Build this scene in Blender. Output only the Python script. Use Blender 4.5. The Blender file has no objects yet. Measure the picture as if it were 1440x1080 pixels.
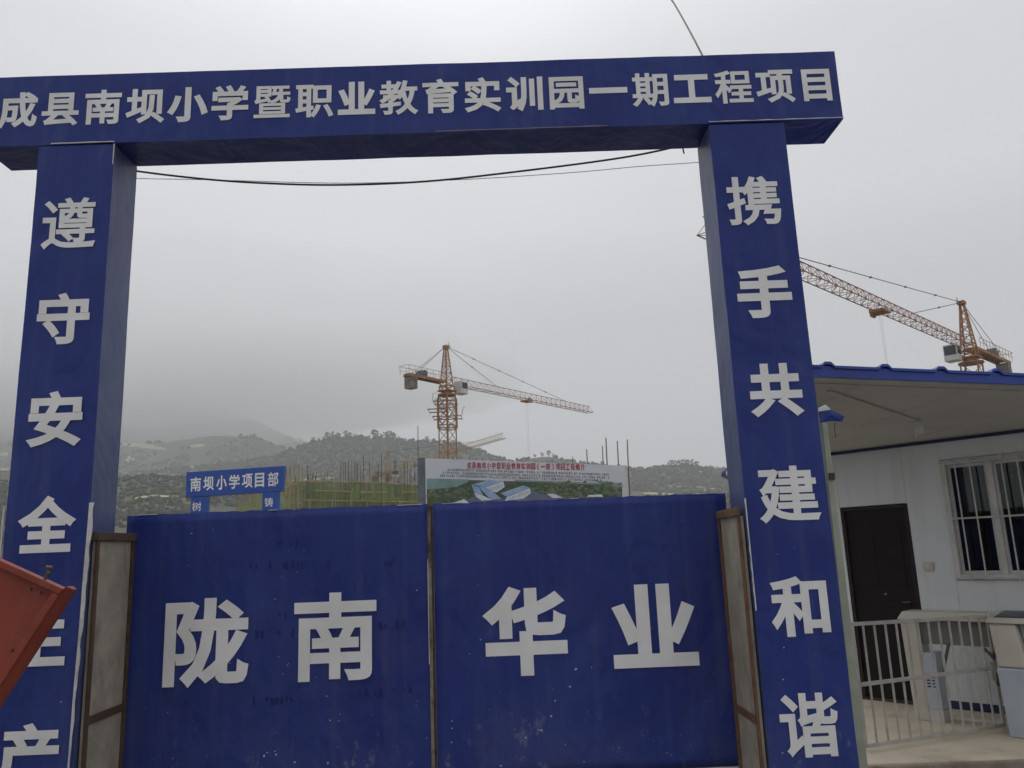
import bpy, math, random
from mathutils import Vector, Matrix, noise
from mathutils.geometry import delaunay_2d_cdt

random.seed(7)
scene = bpy.context.scene
COL = scene.collection

# ------------------------------------------------------------------ camera
F_PX = 1139.25                       # focal length in pixels of the 1440 wide photograph
PITCH, ROLL, YAW = math.radians(11.801), math.radians(-2.2344), math.radians(0.7046)
CAM = Vector((0.0, -5.8, 1.8))
FWD = Vector((math.sin(YAW) * math.cos(PITCH), math.cos(YAW) * math.cos(PITCH), math.sin(PITCH)))
RT0 = Vector((math.cos(YAW), -math.sin(YAW), 0))
UP0 = RT0.cross(FWD)
RIGHT = math.cos(ROLL) * RT0 + math.sin(ROLL) * UP0
UP = -math.sin(ROLL) * RT0 + math.cos(ROLL) * UP0
cam_data = bpy.data.cameras.new('camera')
cam = bpy.data.objects.new('camera', cam_data)
COL.objects.link(cam)
m3 = Matrix((RIGHT, UP, -FWD)).transposed()
cam.matrix_world = Matrix.Translation(CAM) @ m3.to_4x4()
cam_data.sensor_width = 36.0
cam_data.lens = F_PX / 1440 * 36
cam_data.clip_start = 0.05
cam_data.clip_end = 20000
scene.camera = cam

# ------------------------------------------------------------------ world: overcast sky
SUN_EL, SUN_AZ = math.radians(52), math.radians(-6)      # behind the arch, a little left
sun_dir = Vector((math.sin(SUN_AZ) * math.cos(SUN_EL), math.cos(SUN_AZ) * math.cos(SUN_EL), math.sin(SUN_EL)))
world = bpy.data.worlds.new("World")
scene.world = world
world.use_nodes = True
wn, wl = world.node_tree.nodes, world.node_tree.links
wn.clear()
wout = wn.new('ShaderNodeOutputWorld')
wbg = wn.new('ShaderNodeBackground')
wsky = wn.new('ShaderNodeTexSky')
wsky.sky_type = 'NISHITA'
wsky.sun_disc = False
wsky.sun_elevation = SUN_EL
wsky.sun_rotation = SUN_AZ
wtc = wn.new('ShaderNodeTexCoord')
wsep = wn.new('ShaderNodeSeparateXYZ')
wl.new(wtc.outputs['Generated'], wsep.inputs[0])
wramp = wn.new('ShaderNodeValToRGB')             # cloud deck brightness against sine of elevation
els = wramp.color_ramp.elements
SKY_STOPS = [(0.0, 5.0), (0.12, 5.0), (0.27, 5.3), (0.38, 6.9), (0.54, 6.9), (0.72, 10.5), (1.0, 15.0)]
while len(els) < len(SKY_STOPS):
    els.new(0.5)
for e, (p, v) in zip(els, SKY_STOPS):
    e.position = p
    e.color = (v / 15 * 0.992, v / 15 * 1.0, v / 15 * 1.025, 1)
wl.new(wsep.outputs['Z'], wramp.inputs[0])
wmap = wn.new('ShaderNodeMapping')
wmap.inputs['Scale'].default_value = (1.0, 1.0, 2.6)
wl.new(wtc.outputs['Generated'], wmap.inputs[0])
wnoise = wn.new('ShaderNodeTexNoise')
wnoise.inputs['Scale'].default_value = 1.7
wnoise.inputs['Detail'].default_value = 5
wnoise.inputs['Roughness'].default_value = 0.45
wl.new(wmap.outputs[0], wnoise.inputs['Vector'])
wmr = wn.new('ShaderNodeMapRange')
wmr.inputs['From Min'].default_value = 0.3
wmr.inputs['From Max'].default_value = 0.7
wmr.inputs['To Min'].default_value = 15 * 0.91
wmr.inputs['To Max'].default_value = 15 * 1.09
wl.new(wnoise.outputs['Fac'], wmr.inputs['Value'])
# broad glow of the sun through the cloud
wdot = wn.new('ShaderNodeVectorMath'); wdot.operation = 'DOT_PRODUCT'
wdot.inputs[1].default_value = Vector((math.sin(math.radians(-5)) * math.cos(math.radians(45)), math.cos(math.radians(-5)) * math.cos(math.radians(45)), math.sin(math.radians(45))))
wnorm = wn.new('ShaderNodeVectorMath'); wnorm.operation = 'NORMALIZE'
wl.new(wtc.outputs['Generated'], wnorm.inputs[0])
wl.new(wnorm.outputs[0], wdot.inputs[0])
wmx = wn.new('ShaderNodeMath'); wmx.operation = 'MAXIMUM'; wmx.inputs[1].default_value = 0
wl.new(wdot.outputs['Value'], wmx.inputs[0])
wpw = wn.new('ShaderNodeMath'); wpw.operation = 'POWER'; wpw.inputs[1].default_value = 10
wl.new(wmx.outputs[0], wpw.inputs[0])
wma = wn.new('ShaderNodeMath'); wma.operation = 'MULTIPLY_ADD'
wma.inputs[1].default_value = 0.46
wma.inputs[2].default_value = 0.84
wl.new(wpw.outputs[0], wma.inputs[0])
wmul = wn.new('ShaderNodeMath'); wmul.operation = 'MULTIPLY'
wl.new(wmr.outputs[0], wmul.inputs[0]); wl.new(wma.outputs[0], wmul.inputs[1])
wcl = wn.new('ShaderNodeVectorMath'); wcl.operation = 'SCALE'
wl.new(wramp.outputs[0], wcl.inputs[0]); wl.new(wmul.outputs[0], wcl.inputs['Scale'])
wmix = wn.new('ShaderNodeMix'); wmix.data_type = 'RGBA'
wmix.inputs['Factor'].default_value = 0.94       # cloud cover hides nearly all of the blue
wl.new(wsky.outputs[0], wmix.inputs['A']); wl.new(wcl.outputs[0], wmix.inputs['B'])
wl.new(wmix.outputs['Result'], wbg.inputs['Color'])
wbg.inputs['Strength'].default_value = 0.10
wl.new(wbg.outputs[0], wout.inputs[0])

sun_data = bpy.data.lights.new('sun', 'SUN')
sun_data.energy = 0.5
sun_data.angle = math.radians(40)
sun_data.color = (1.0, 0.97, 0.93)
sun = bpy.data.objects.new('sun', sun_data)
sun.rotation_euler = (-sun_dir).to_track_quat('-Z', 'Y').to_euler()
sun.location = (0, 0, 30)
COL.objects.link(sun)

scene.view_settings.view_transform = 'Standard'
scene.view_settings.look = 'None'
scene.view_settings.gamma = 1
scene.view_settings.exposure = 0.32
scene.view_settings.use_curve_mapping = False
scene.render.engine = 'CYCLES'
scene.cycles.use_denoising = True
scene.cycles.volume_bounces = 12
scene.cycles.max_bounces = 12
scene.cycles.transparent_max_bounces = 16

# ------------------------------------------------------------------ helpers
def ray(px, py):
    return FWD + RIGHT * ((px - 720) / F_PX) - UP * ((py - 540) / F_PX)
def at(px, py, Y):
    v = ray(px, py)
    return CAM + v * ((Y - CAM.y) / v.y)
def hit(px, py, p0, n):
    v = ray(px, py)
    n = Vector(n)
    return CAM + v * ((Vector(p0) - CAM).dot(n) / v.dot(n))

def tag(o, label=None, cat=None, group=None, kind=None):
    if label: o['label'] = label
    if cat: o['category'] = cat
    if group: o['group'] = group
    if kind: o['kind'] = kind
    return o
def empty(name, loc, label=None, cat=None, group=None):
    o = bpy.data.objects.new(name, None)
    o.empty_display_size = 0.2
    o.location = loc
    COL.objects.link(o)
    return tag(o, label, cat, group)
def offset_of(p):
    v = Vector((0, 0, 0))
    while p is not None:
        v += p.location
        p = p.parent
    return v

class MB:
    def __init__(s):
        s.v, s.f = [], []
    def poly(s, pts):
        i = len(s.v)
        s.v += [tuple(p) for p in pts]
        s.f.append(tuple(range(i, i + len(pts))))
    def hexa(s, c):                 # 8 corners: bottom 4 (ccw), top 4
        i = len(s.v)
        s.v += [tuple(p) for p in c]
        for q in ((3, 2, 1, 0), (4, 5, 6, 7), (0, 1, 5, 4), (1, 2, 6, 5), (2, 3, 7, 6), (3, 0, 4, 7)):
            s.f.append(tuple(i + k for k in q))
        return s
    def box(s, a, b):
        x0, x1 = sorted((a[0], b[0])); y0, y1 = sorted((a[1], b[1])); z0, z1 = sorted((a[2], b[2]))
        return s.hexa([(x0, y0, z0), (x1, y0, z0), (x1, y1, z0), (x0, y1, z0), (x0, y0, z1), (x1, y0, z1), (x1, y1, z1), (x0, y1, z1)])
    def obox(s, o, ux, uy, a, b):   # box in a turned frame: o + ux*x + uy*y + z
        o, ux, uy = Vector(o), Vector(ux), Vector(uy)
        P = lambda x, y, z: o + ux * x + uy * y + Vector((0, 0, z))
        x0, x1 = sorted((a[0], b[0])); y0, y1 = sorted((a[1], b[1])); z0, z1 = sorted((a[2], b[2]))
        return s.hexa([P(x0, y0, z0), P(x1, y0, z0), P(x1, y1, z0), P(x0, y1, z0), P(x0, y0, z1), P(x1, y0, z1), P(x1, y1, z1), P(x0, y1, z1)])
    def bar(s, p, q, w, h=None, up=(0, 0, 1)):     # square bar from p to q
        p, q = Vector(p), Vector(q); h = h or w
        d = (q - p).normalized(); u = Vector(up)
        if abs(d.dot(u)) > 0.99: u = Vector((0, 1, 0))
        a = d.cross(u).normalized() * (w / 2); b = a.cross(d).normalized() * (h / 2)
        return s.hexa([p - a - b, p + a - b, q + a - b, q - a - b, p - a + b, p + a + b, q + a + b, q - a + b])
    def tube(s, pts, r, n=8, cap=True, r1=None):
        pts = [Vector(p) for p in pts]; i0 = len(s.v); m = len(pts)
        u = None
        for k, p in enumerate(pts):
            d = (pts[min(k + 1, m - 1)] - pts[max(k - 1, 0)]).normalized()
            if u is None:
                u = d.orthogonal().normalized()
            u = (u - d * u.dot(d)).normalized(); w = d.cross(u)
            rr = r if r1 is None else r + (r1 - r) * k / (m - 1)
            for j in range(n):
                a = 2 * math.pi * j / n
                s.v.append(tuple(p + (u * math.cos(a) + w * math.sin(a)) * rr))
        for k in range(m - 1):
            for j in range(n):
                a, b = i0 + k * n + j, i0 + k * n + (j + 1) % n
                s.f.append((a, b, b + n, a + n))
        if cap:
            s.f.append(tuple(i0 + j for j in reversed(range(n))))
            s.f.append(tuple(i0 + (m - 1) * n + j for j in range(n)))
        return s
    def grid(s, fn, nu, nv):
        i = len(s.v)
        for a in range(nu + 1):
            for b in range(nv + 1):
                s.v.append(tuple(fn(a / nu, b / nv)))
        for a in range(nu):
            for b in range(nv):
                k = i + a * (nv + 1) + b
                s.f.append((k, k + nv + 1, k + nv + 2, k + 1))
        return s
    def build(s, name, mat, parent=None, smooth=False, bevel=0):
        off = offset_of(parent) if parent is not None else Vector((0, 0, 0))
        me = bpy.data.meshes.new(name)
        me.from_pydata([(x - off.x, y - off.y, z - off.z) for x, y, z in s.v], [], s.f)
        me.materials.append(mat)
        if smooth:
            for p in me.polygons: p.use_smooth = True
        o = bpy.data.objects.new(name, me)
        COL.objects.link(o)
        if parent is not None: o.parent = parent
        if bevel:
            b = o.modifiers.new('bevel', 'BEVEL'); b.width = bevel; b.segments = 2; b.limit_method = 'ANGLE'
        return o

# ------------------------------------------------------------------ materials
def material(name, color, rough=0.7, metal=0.0, var=None, scale=3.0, detail=4, bump=0.0, bump_scale=60, spec=0.5, extra=None):
    m = bpy.data.materials.new(name)
    m.use_nodes = True
    n, l = m.node_tree.nodes, m.node_tree.links
    b = n['Principled BSDF']
    b.inputs['Roughness'].default_value = rough
    b.inputs['Metallic'].default_value = metal
    b.inputs['Specular IOR Level'].default_value = spec
    geo = n.new('ShaderNodeNewGeometry')
    src = None
    if var is None: var = tuple(c * 0.8 for c in color)
    t = n.new('ShaderNodeTexNoise'); t.inputs['Scale'].default_value = scale; t.inputs['Detail'].default_value = detail
    t.inputs['Roughness'].default_value = 0.6
    l.new(geo.outputs['Position'], t.inputs['Vector'])
    r = n.new('ShaderNodeMapRange'); r.inputs['From Min'].default_value = 0.35; r.inputs['From Max'].default_value = 0.65
    l.new(t.outputs['Fac'], r.inputs['Value'])
    mx = n.new('ShaderNodeMix'); mx.data_type = 'RGBA'
    mx.inputs['A'].default_value = (*color, 1); mx.inputs['B'].default_value = (*var, 1)
    l.new(r.outputs[0], mx.inputs['Factor'])
    src = mx.outputs['Result']
    if extra: src = extra(n, l, geo, src, b)
    l.new(src, b.inputs['Base Color'])
    if bump:
        t2 = n.new('ShaderNodeTexNoise'); t2.inputs['Scale'].default_value = bump_scale; t2.inputs['Detail'].default_value = 3
        l.new(geo.outputs['Position'], t2.inputs['Vector'])
        bp = n.new('ShaderNodeBump'); bp.inputs['Strength'].default_value = bump; bp.inputs['Distance'].default_value = 0.02
        l.new(t2.outputs['Fac'], bp.inputs['Height']); l.new(bp.outputs[0], b.inputs['Normal'])
    return m

def mixin(n, l, src, fac, col):
    mx = n.new('ShaderNodeMix'); mx.data_type = 'RGBA'
    l.new(fac, mx.inputs['Factor']); l.new(src, mx.inputs['A']); mx.inputs['B'].default_value = (*col, 1)
    return mx.outputs['Result']
def mathn(n, l, op, a, b=None, c=None, clamp=False):
    m = n.new('ShaderNodeMath'); m.operation = op; m.use_clamp = clamp
    for i, x in enumerate((a, b, c)):
        if x is None: continue
        if isinstance(x, (int, float)): m.inputs[i].default_value = x
        else: l.new(x, m.inputs[i])
    return m.outputs[0]
def ntex(n, l, geo, scale, detail=3, rough=0.6, dist=0.0, sc=None):
    t = n.new('ShaderNodeTexNoise'); t.inputs['Scale'].default_value = scale; t.inputs['Detail'].default_value = detail
    t.inputs['Roughness'].default_value = rough; t.inputs['Distortion'].default_value = dist
    if sc:
        mp = n.new('ShaderNodeMapping'); mp.inputs['Scale'].default_value = sc
        l.new(geo.outputs['Position'], mp.inputs[0]); l.new(mp.outputs[0], t.inputs['Vector'])
    else:
        l.new(geo.outputs['Position'], t.inputs['Vector'])
    return t.outputs['Fac']

def vinyl_dirt(speck, dust):
    def fn(n, l, geo, src, b):
        sp = n.new('ShaderNodeSeparateXYZ'); l.new(geo.outputs['Position'], sp.inputs[0])
        low = n.new('ShaderNodeMapRange'); low.inputs['From Min'].default_value = 2.3; low.inputs['From Max'].default_value = 0.1
        l.new(sp.outputs['Z'], low.inputs['Value'])
        # pale road dust, heavier lower down
        dn = ntex(n, l, geo, 1.3, 6, 0.7)
        d1 = mathn(n, l, 'MULTIPLY', mathn(n, l, 'SUBTRACT', dn, 0.42, clamp=True), low.outputs[0])
        src = mixin(n, l, src, mathn(n, l, 'MULTIPLY', d1, dust, clamp=True), (0.22, 0.20, 0.20))
        # scuffs close to the ground
        sc = n.new('ShaderNodeMapRange'); sc.inputs['From Min'].default_value = 0.80; sc.inputs['From Max'].default_value = 0.25
        l.new(sp.outputs['Z'], sc.inputs['Value'])
        sn = ntex(n, l, geo, 6.5, 6, 0.75, sc=(1, 1, 0.7))
        s1 = mathn(n, l, 'MULTIPLY', mathn(n, l, 'MULTIPLY', mathn(n, l, 'SUBTRACT', sn, 0.58, clamp=True), 4.0), sc.outputs[0], clamp=True)
        src = mixin(n, l, src, s1, (0.44, 0.42, 0.40))
        # splashes: small pale specks in clusters
        v = n.new('ShaderNodeTexVoronoi'); v.inputs['Scale'].default_value = 19
        vd = n.new('ShaderNodeTexNoise'); vd.inputs['Scale'].default_value = 40; l.new(geo.outputs['Position'], vd.inputs['Vector'])
        va = n.new('ShaderNodeVectorMath'); va.operation = 'MULTIPLY_ADD'; va.inputs[1].default_value = (.03, .03, .03)
        l.new(vd.outputs['Color'], va.inputs[0]); l.new(geo.outputs['Position'], va.inputs[2]); l.new(va.outputs[0], v.inputs['Vector'])
        cl = ntex(n, l, geo, 1.9, 2)
        th = mathn(n, l, 'MULTIPLY', mathn(n, l, 'SUBTRACT', cl, 0.34, clamp=True), mathn(n, l, 'MULTIPLY_ADD', low.outputs[0], 0.36, 0.15))
        s2 = mathn(n, l, 'MULTIPLY', mathn(n, l, 'LESS_THAN', v.outputs['Distance'], th), speck)
        wn_ = n.new('ShaderNodeTexWhiteNoise'); l.new(v.outputs['Position'], wn_.inputs['Vector'])
        s2 = mathn(n, l, 'MULTIPLY', s2, mathn(n, l, 'GREATER_THAN', wn_.outputs['Value'], 0.72))
        src = mixin(n, l, src, s2, (0.45, 0.45, 0.45))
        # vertical rain streaks
        st = ntex(n, l, geo, 9, 3, 0.5, sc=(1, 1, 0.06))
        s3 = mathn(n, l, 'MULTIPLY', mathn(n, l, 'SUBTRACT', st, 0.52, clamp=True), 0.9)
        src = mixin(n, l, src, s3, (0.11, 0.12, 0.20))
        return src
    return fn
def wrinkle_bump(m, amount, scale=2.2, dist=0.012):
    n, l = m.node_tree.nodes, m.node_tree.links
    b = n['Principled BSDF']
    geo = n.new('ShaderNodeNewGeometry')
    a = ntex(n, l, geo, scale, 3, 0.5, 0.6, (1, 1, 0.55))
    c = ntex(n, l, geo, 0.8, 2, 0.5, 1.5, (2.2, 1, 1))
    s = mathn(n, l, 'ADD', a, c)
    f = ntex(n, l, geo, 260, 1)
    s = mathn(n, l, 'MULTIPLY_ADD', f, 0.02, s)
    bp = n.new('ShaderNodeBump'); bp.inputs['Strength'].default_value = amount; bp.inputs['Distance'].default_value = dist
    l.new(s, bp.inputs['Height']); l.new(bp.outputs[0], b.inputs['Normal'])

M = {}
M['vinyl'] = material('blue_vinyl', (0.018, 0.031, 0.180), 0.33, var=(0.025, 0.048, 0.22), scale=0.9, spec=0.2, extra=vinyl_dirt(1.0, 0.55))
wrinkle_bump(M['vinyl'], 0.7, 3.0, 0.05)
M['vinyl_sheen'] = material('blue_vinyl_painted_sheen', (0.050, 0.070, 0.19), 0.45, var=(0.085, 0.105, 0.215), scale=1.6, spec=0.35, extra=vinyl_dirt(0.6, 0.4))  # paler, greyer blue: grazing sky reflection painted into the colour
wrinkle_bump(M['vinyl_sheen'], 0.35, 3.4, 0.05)
M['vinyl_dark'] = material('dark_show_through_ink', (0.013, 0.022, 0.13), 0.4, var=(0.016, 0.029, 0.16), scale=2, spec=0.2)
M['letter'] = material('white_vinyl', (0.80, 0.80, 0.81), 0.5, var=(0.68, 0.68, 0.67), scale=2.3, spec=0.3, extra=None, bump=0.05, bump_scale=5)
M['torn'] = material('torn_vinyl_backing', (0.66, 0.66, 0.64), 0.6, var=(0.45, 0.44, 0.42), scale=8)
M['board'] = material('weathered_board', (0.40, 0.36, 0.29), 0.85, var=(0.29, 0.26, 0.21), scale=5, detail=8, bump=0.25, bump_scale=50,
    extra=lambda n, l, g, s, b: mixin(n, l, s, mathn(n, l, 'MULTIPLY', mathn(n, l, 'SUBTRACT', ntex(n, l, g, 3, 6, 0.75, 0.4, (1, 1, 0.5)), 0.52, clamp=True), 3.2, clamp=True), (0.12, 0.105, 0.085)))
M['rust'] = material('rusty_angle_iron', (0.11, 0.062, 0.038), 0.8, 0.1, var=(0.055, 0.035, 0.026), scale=14, detail=6, bump=0.3, bump_scale=90)
M['rust_orange'] = material('orange_rusty_iron', (0.20, 0.10, 0.055), 0.8, 0.1, var=(0.11, 0.06, 0.035), scale=11, detail=6, bump=0.3, bump_scale=90)
M['edge_iron'] = material('half_painted_iron', (0.05, 0.035, 0.03), 0.7, 0.2, var=(0.3, 0.26, 0.22), scale=5, detail=5)
M['concrete'] = material('dusty_concrete', (0.60, 0.53, 0.41), 0.9, var=(0.48, 0.42, 0.32), scale=1.2, detail=8, bump=0.25, bump_scale=40,
    extra=lambda n, l, g, s, b: mixin(n, l, s, mathn(n, l, 'MULTIPLY', mathn(n, l, 'SUBTRACT', ntex(n, l, g, 2.4, 7, 0.7, 0.3), 0.55, clamp=True), 3.0, clamp=True), (0.26, 0.17, 0.11)))
M['ground'] = material('packed_earth_road', (0.19, 0.175, 0.155), 0.95, var=(0.12, 0.11, 0.095), scale=0.6, detail=9, bump=0.3, bump_scale=20)
M['yard'] = material('yard_concrete', (0.20, 0.185, 0.16), 0.9, var=(0.14, 0.13, 0.11), scale=.9, detail=8)
M['kerb'] = material('kerb_concrete', (0.30, 0.25, 0.20), 0.9, var=(0.16, 0.12, 0.09), scale=4, detail=7, bump=0.3)
M['panel_white'] = material('pale_sandwich_panel', (0.72, 0.745, 0.77), 0.45, var=(0.66, 0.685, 0.70), scale=1.4, detail=6,
    extra=lambda n, l, g, s, b: mixin(n, l, s, mathn(n, l, 'MULTIPLY', mathn(n, l, 'SUBTRACT', ntex(n, l, g, 6, 5, 0.6, 0, (1, 1, 0.1)), 0.52, clamp=True), 0.9), (0.30, 0.29, 0.27)))
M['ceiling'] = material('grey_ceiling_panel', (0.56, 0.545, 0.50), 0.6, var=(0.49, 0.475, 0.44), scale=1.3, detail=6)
M['channel'] = material('galvanised_channel', (0.58, 0.565, 0.53), 0.5, 0.1, var=(0.50, 0.485, 0.46), scale=4)
M['roof_blue'] = material('bright_blue_roof_steel', (0.018, 0.055, 0.34), 0.4, var=(0.02, 0.05, 0.27), scale=2.5)
M['navy'] = material('navy_painted_trim', (0.012, 0.016, 0.085), 0.5, scale=5)
M['door'] = material('dark_brown_door', (0.015, 0.009, 0.010), 0.6, var=(0.011, 0.007, 0.008), scale=5, spec=0.2)
M['door_frame'] = material('brown_door_frame', (0.02, 0.013, 0.012), 0.55, scale=6, spec=.3)
M['pvc'] = material('white_window_plastic', (0.62, 0.62, 0.60), 0.4, var=(0.5, 0.49, 0.46), scale=6)
M['bar_white'] = material('white_painted_bars', (0.58, 0.58, 0.56), 0.45, var=(0.45, 0.43, 0.40), scale=9)
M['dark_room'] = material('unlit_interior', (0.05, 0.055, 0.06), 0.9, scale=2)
M['curtain'] = material('grey_curtain', (0.22, 0.22, 0.22), 0.9, var=(0.15, 0.15, 0.15), scale=4)
M['cream'] = material('cream_powder_coat', (0.56, 0.52, 0.45), 0.45, var=(0.48, 0.44, 0.38), scale=4, detail=5)
M['grey_coat'] = material('grey_powder_coat', (0.40, 0.42, 0.44), 0.4, var=(0.34, 0.355, 0.37), scale=5)
M['housing'] = material('dark_grey_coat', (0.17, 0.17, 0.155), 0.5, var=(0.13, 0.13, 0.12), scale=3)
M['blue_grey'] = material('pale_blue_grey_steel', (0.45, 0.50, 0.56), 0.4, var=(0.40, 0.445, 0.50), scale=3)
M['dark_acrylic'] = material('dark_acrylic', (0.015, 0.018, 0.04), 0.15)
M['chrome'] = material('brushed_steel', (0.42, 0.42, 0.41), 0.3, 0.9, scale=10)
M['fence'] = material('galvanised_pipe', (0.47, 0.455, 0.42), 0.5, 0.2, var=(0.36, 0.335, 0.30), scale=9, detail=5)
M['post'] = material('cream_painted_post', (0.42, 0.43, 0.36), 0.6, var=(0.30, 0.33, 0.24), scale=3.5, detail=6)
M['red'] = material('faded_red_paint', (0.27, 0.052, 0.033), 0.5, var=(0.20, 0.036, 0.023), scale=4, detail=6, spec=0.35, bump=.12, bump_scale=30,
    extra=lambda n, l, g, s, b: mixin(n, l, mixin(n, l, s, mathn(n, l, 'MULTIPLY', mathn(n, l, 'SUBTRACT', ntex(n, l, g, 7, 7, 0.75), 0.55, clamp=True), 2.5, clamp=True), (0.22, 0.13, 0.10)), mathn(n, l, 'MULTIPLY', mathn(n, l, 'SUBTRACT', ntex(n, l, g, 38, 4, 0.7), 0.66, clamp=True), 9, clamp=True), (0.06, 0.035, 0.025)))
M['bolt'] = material('dirty_steel', (0.13, 0.11, 0.08), 0.6, 0.5, scale=30)
M['cable'] = material('black_cable', (0.03, 0.03, 0.035), 0.6)
M['wire'] = material('grey_wire', (0.13, 0.13, 0.13), 0.6)
M['bulb'] = material('white_lamp_plastic', (0.72, 0.72, 0.70), 0.4)
M['switch'] = material('ivory_plastic', (0.62, 0.58, 0.46), 0.4)
M['sign_blue'] = material('sign_blue', (0.012, 0.075, 0.36), 0.45, var=(0.012, 0.065, 0.31), scale=1)
M['crane'] = material('weathered_crane_yellow', (0.40, 0.20, 0.06), 0.7, var=(0.25, 0.11, 0.04), scale=0.8, detail=5)
M['crane_pink'] = material('faded_red_crane_paint', (0.36, 0.16, 0.10), 0.7, var=(0.24, 0.10, 0.065), scale=0.8, detail=5)
M['crane_pale'] = material('pale_yellow_crane_paint', (0.40, 0.31, 0.15), 0.7, var=(0.28, 0.19, 0.09), scale=0.5)
M['cw'] = material('counterweight_concrete', (0.25, 0.235, 0.21), 0.9, var=(0.12, 0.10, 0.085), scale=1)
M['cab'] = material('crane_cab_white', (0.6, 0.6, 0.58), 0.5, scale=2)
M['cab_glass'] = material('crane_cab_glass', (0.02, 0.025, 0.03), 0.1)
M['rope'] = material('steel_rope', (0.06, 0.05, 0.05), 0.6)
M['scaf_yellow'] = material('yellow_scaffold_tube', (0.38, 0.29, 0.12), 0.7, var=(0.22, 0.165, 0.09), scale=1.2)
M['scaf_rust'] = material('rusty_scaffold_tube', (0.15, 0.085, 0.06), 0.8, var=(0.09, 0.06, 0.05), scale=1.2)
M['form'] = material('concrete_columns', (0.28, 0.24, 0.16), 0.9, var=(0.16, 0.14, 0.09), scale=0.8)
M['bb_back'] = material('grey_billboard_steel', (0.13, 0.15, 0.18), 0.6, var=(0.09, 0.1, 0.12), scale=2)
M['hedge_far'] = material('far_tree_foliage', (0.036, 0.047, 0.026), 0.9, var=(0.026, 0.036, 0.020), scale=0.25)
M['bark'] = material('tree_bark', (0.06, 0.045, 0.03), 0.9)
M['field'] = material('rapeseed_field', (0.52, 0.47, 0.16), 0.9, var=(0.38, 0.36, 0.17), scale=0.05, detail=6)
M['field_dry'] = material('bare_terrace', (0.36, 0.32, 0.23), 0.9, var=(0.24, 0.24, 0.15), scale=0.05, detail=6)
M['house'] = material('whitewashed_house', (0.7, 0.7, 0.68), 0.8)

def net_material():
    m = bpy.data.materials.new('green_safety_net'); m.use_nodes = True
    n, l = m.node_tree.nodes, m.node_tree.links
    b = n['Principled BSDF']; out = n['Material Output']
    geo = n.new('ShaderNodeNewGeometry')
    nz = ntex(n, l, geo, 0.5, 5)
    mx = n.new('ShaderNodeMix'); mx.data_type = 'RGBA'
    mx.inputs['A'].default_value = (0.10, 0.20, 0.06, 1); mx.inputs['B'].default_value = (0.25, 0.32, 0.12, 1)
    l.new(nz, mx.inputs['Factor']); l.new(mx.outputs['Result'], b.inputs['Base Color'])
    b.inputs['Roughness'].default_value = 0.9
    tr = n.new('ShaderNodeBsdfTransparent'); ms = n.new('ShaderNodeMixShader')
    st = ntex(n, l, geo, 1.2, 4, 0.6, 0, (1, 1, 0.15))
    fac = mathn(n, l, 'MULTIPLY_ADD', st, 0.9, 0.22, clamp=True)
    l.new(fac, ms.inputs[0]); l.new(tr.outputs[0], ms.inputs[1]); l.new(b.outputs[0], ms.inputs[2])
    l.new(ms.outputs[0], out.inputs['Surface'])
    return m
M['net'] = net_material()
def glass_material():
    m = bpy.data.materials.new('window_glass'); m.use_nodes = True
    n, l = m.node_tree.nodes, m.node_tree.links
    out = n['Material Output']; n.remove(n['Principled BSDF'])
    tr = n.new('ShaderNodeBsdfTransparent'); tr.inputs[0].default_value = (0.55, 0.6, 0.62, 1)
    gl = n.new('ShaderNodeBsdfGlossy'); gl.inputs['Roughness'].default_value = 0.03
    fr = n.new('ShaderNodeFresnel'); fr.inputs[0].default_value = 1.5
    ms = n.new('ShaderNodeMixShader')
    l.new(fr.outputs[0], ms.inputs[0]); l.new(tr.outputs[0], ms.inputs[1]); l.new(gl.outputs[0], ms.inputs[2])
    l.new(ms.outputs[0], out.inputs['Surface'])
    return m
M['glass'] = glass_material()
def volume_material(name, density, col=(1, 1, 1)):
    m = bpy.data.materials.new(name); m.use_nodes = True
    n, l = m.node_tree.nodes, m.node_tree.links
    out = n['Material Output']; n.remove(n['Principled BSDF'])
    v = n.new('ShaderNodeVolumePrincipled')
    v.inputs['Color'].default_value = (*col, 1)
    v.inputs['Density'].default_value = density
    v.inputs['Anisotropy'].default_value = 0.0
    l.new(v.outputs[0], out.inputs['Volume'])
    return m

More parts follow.
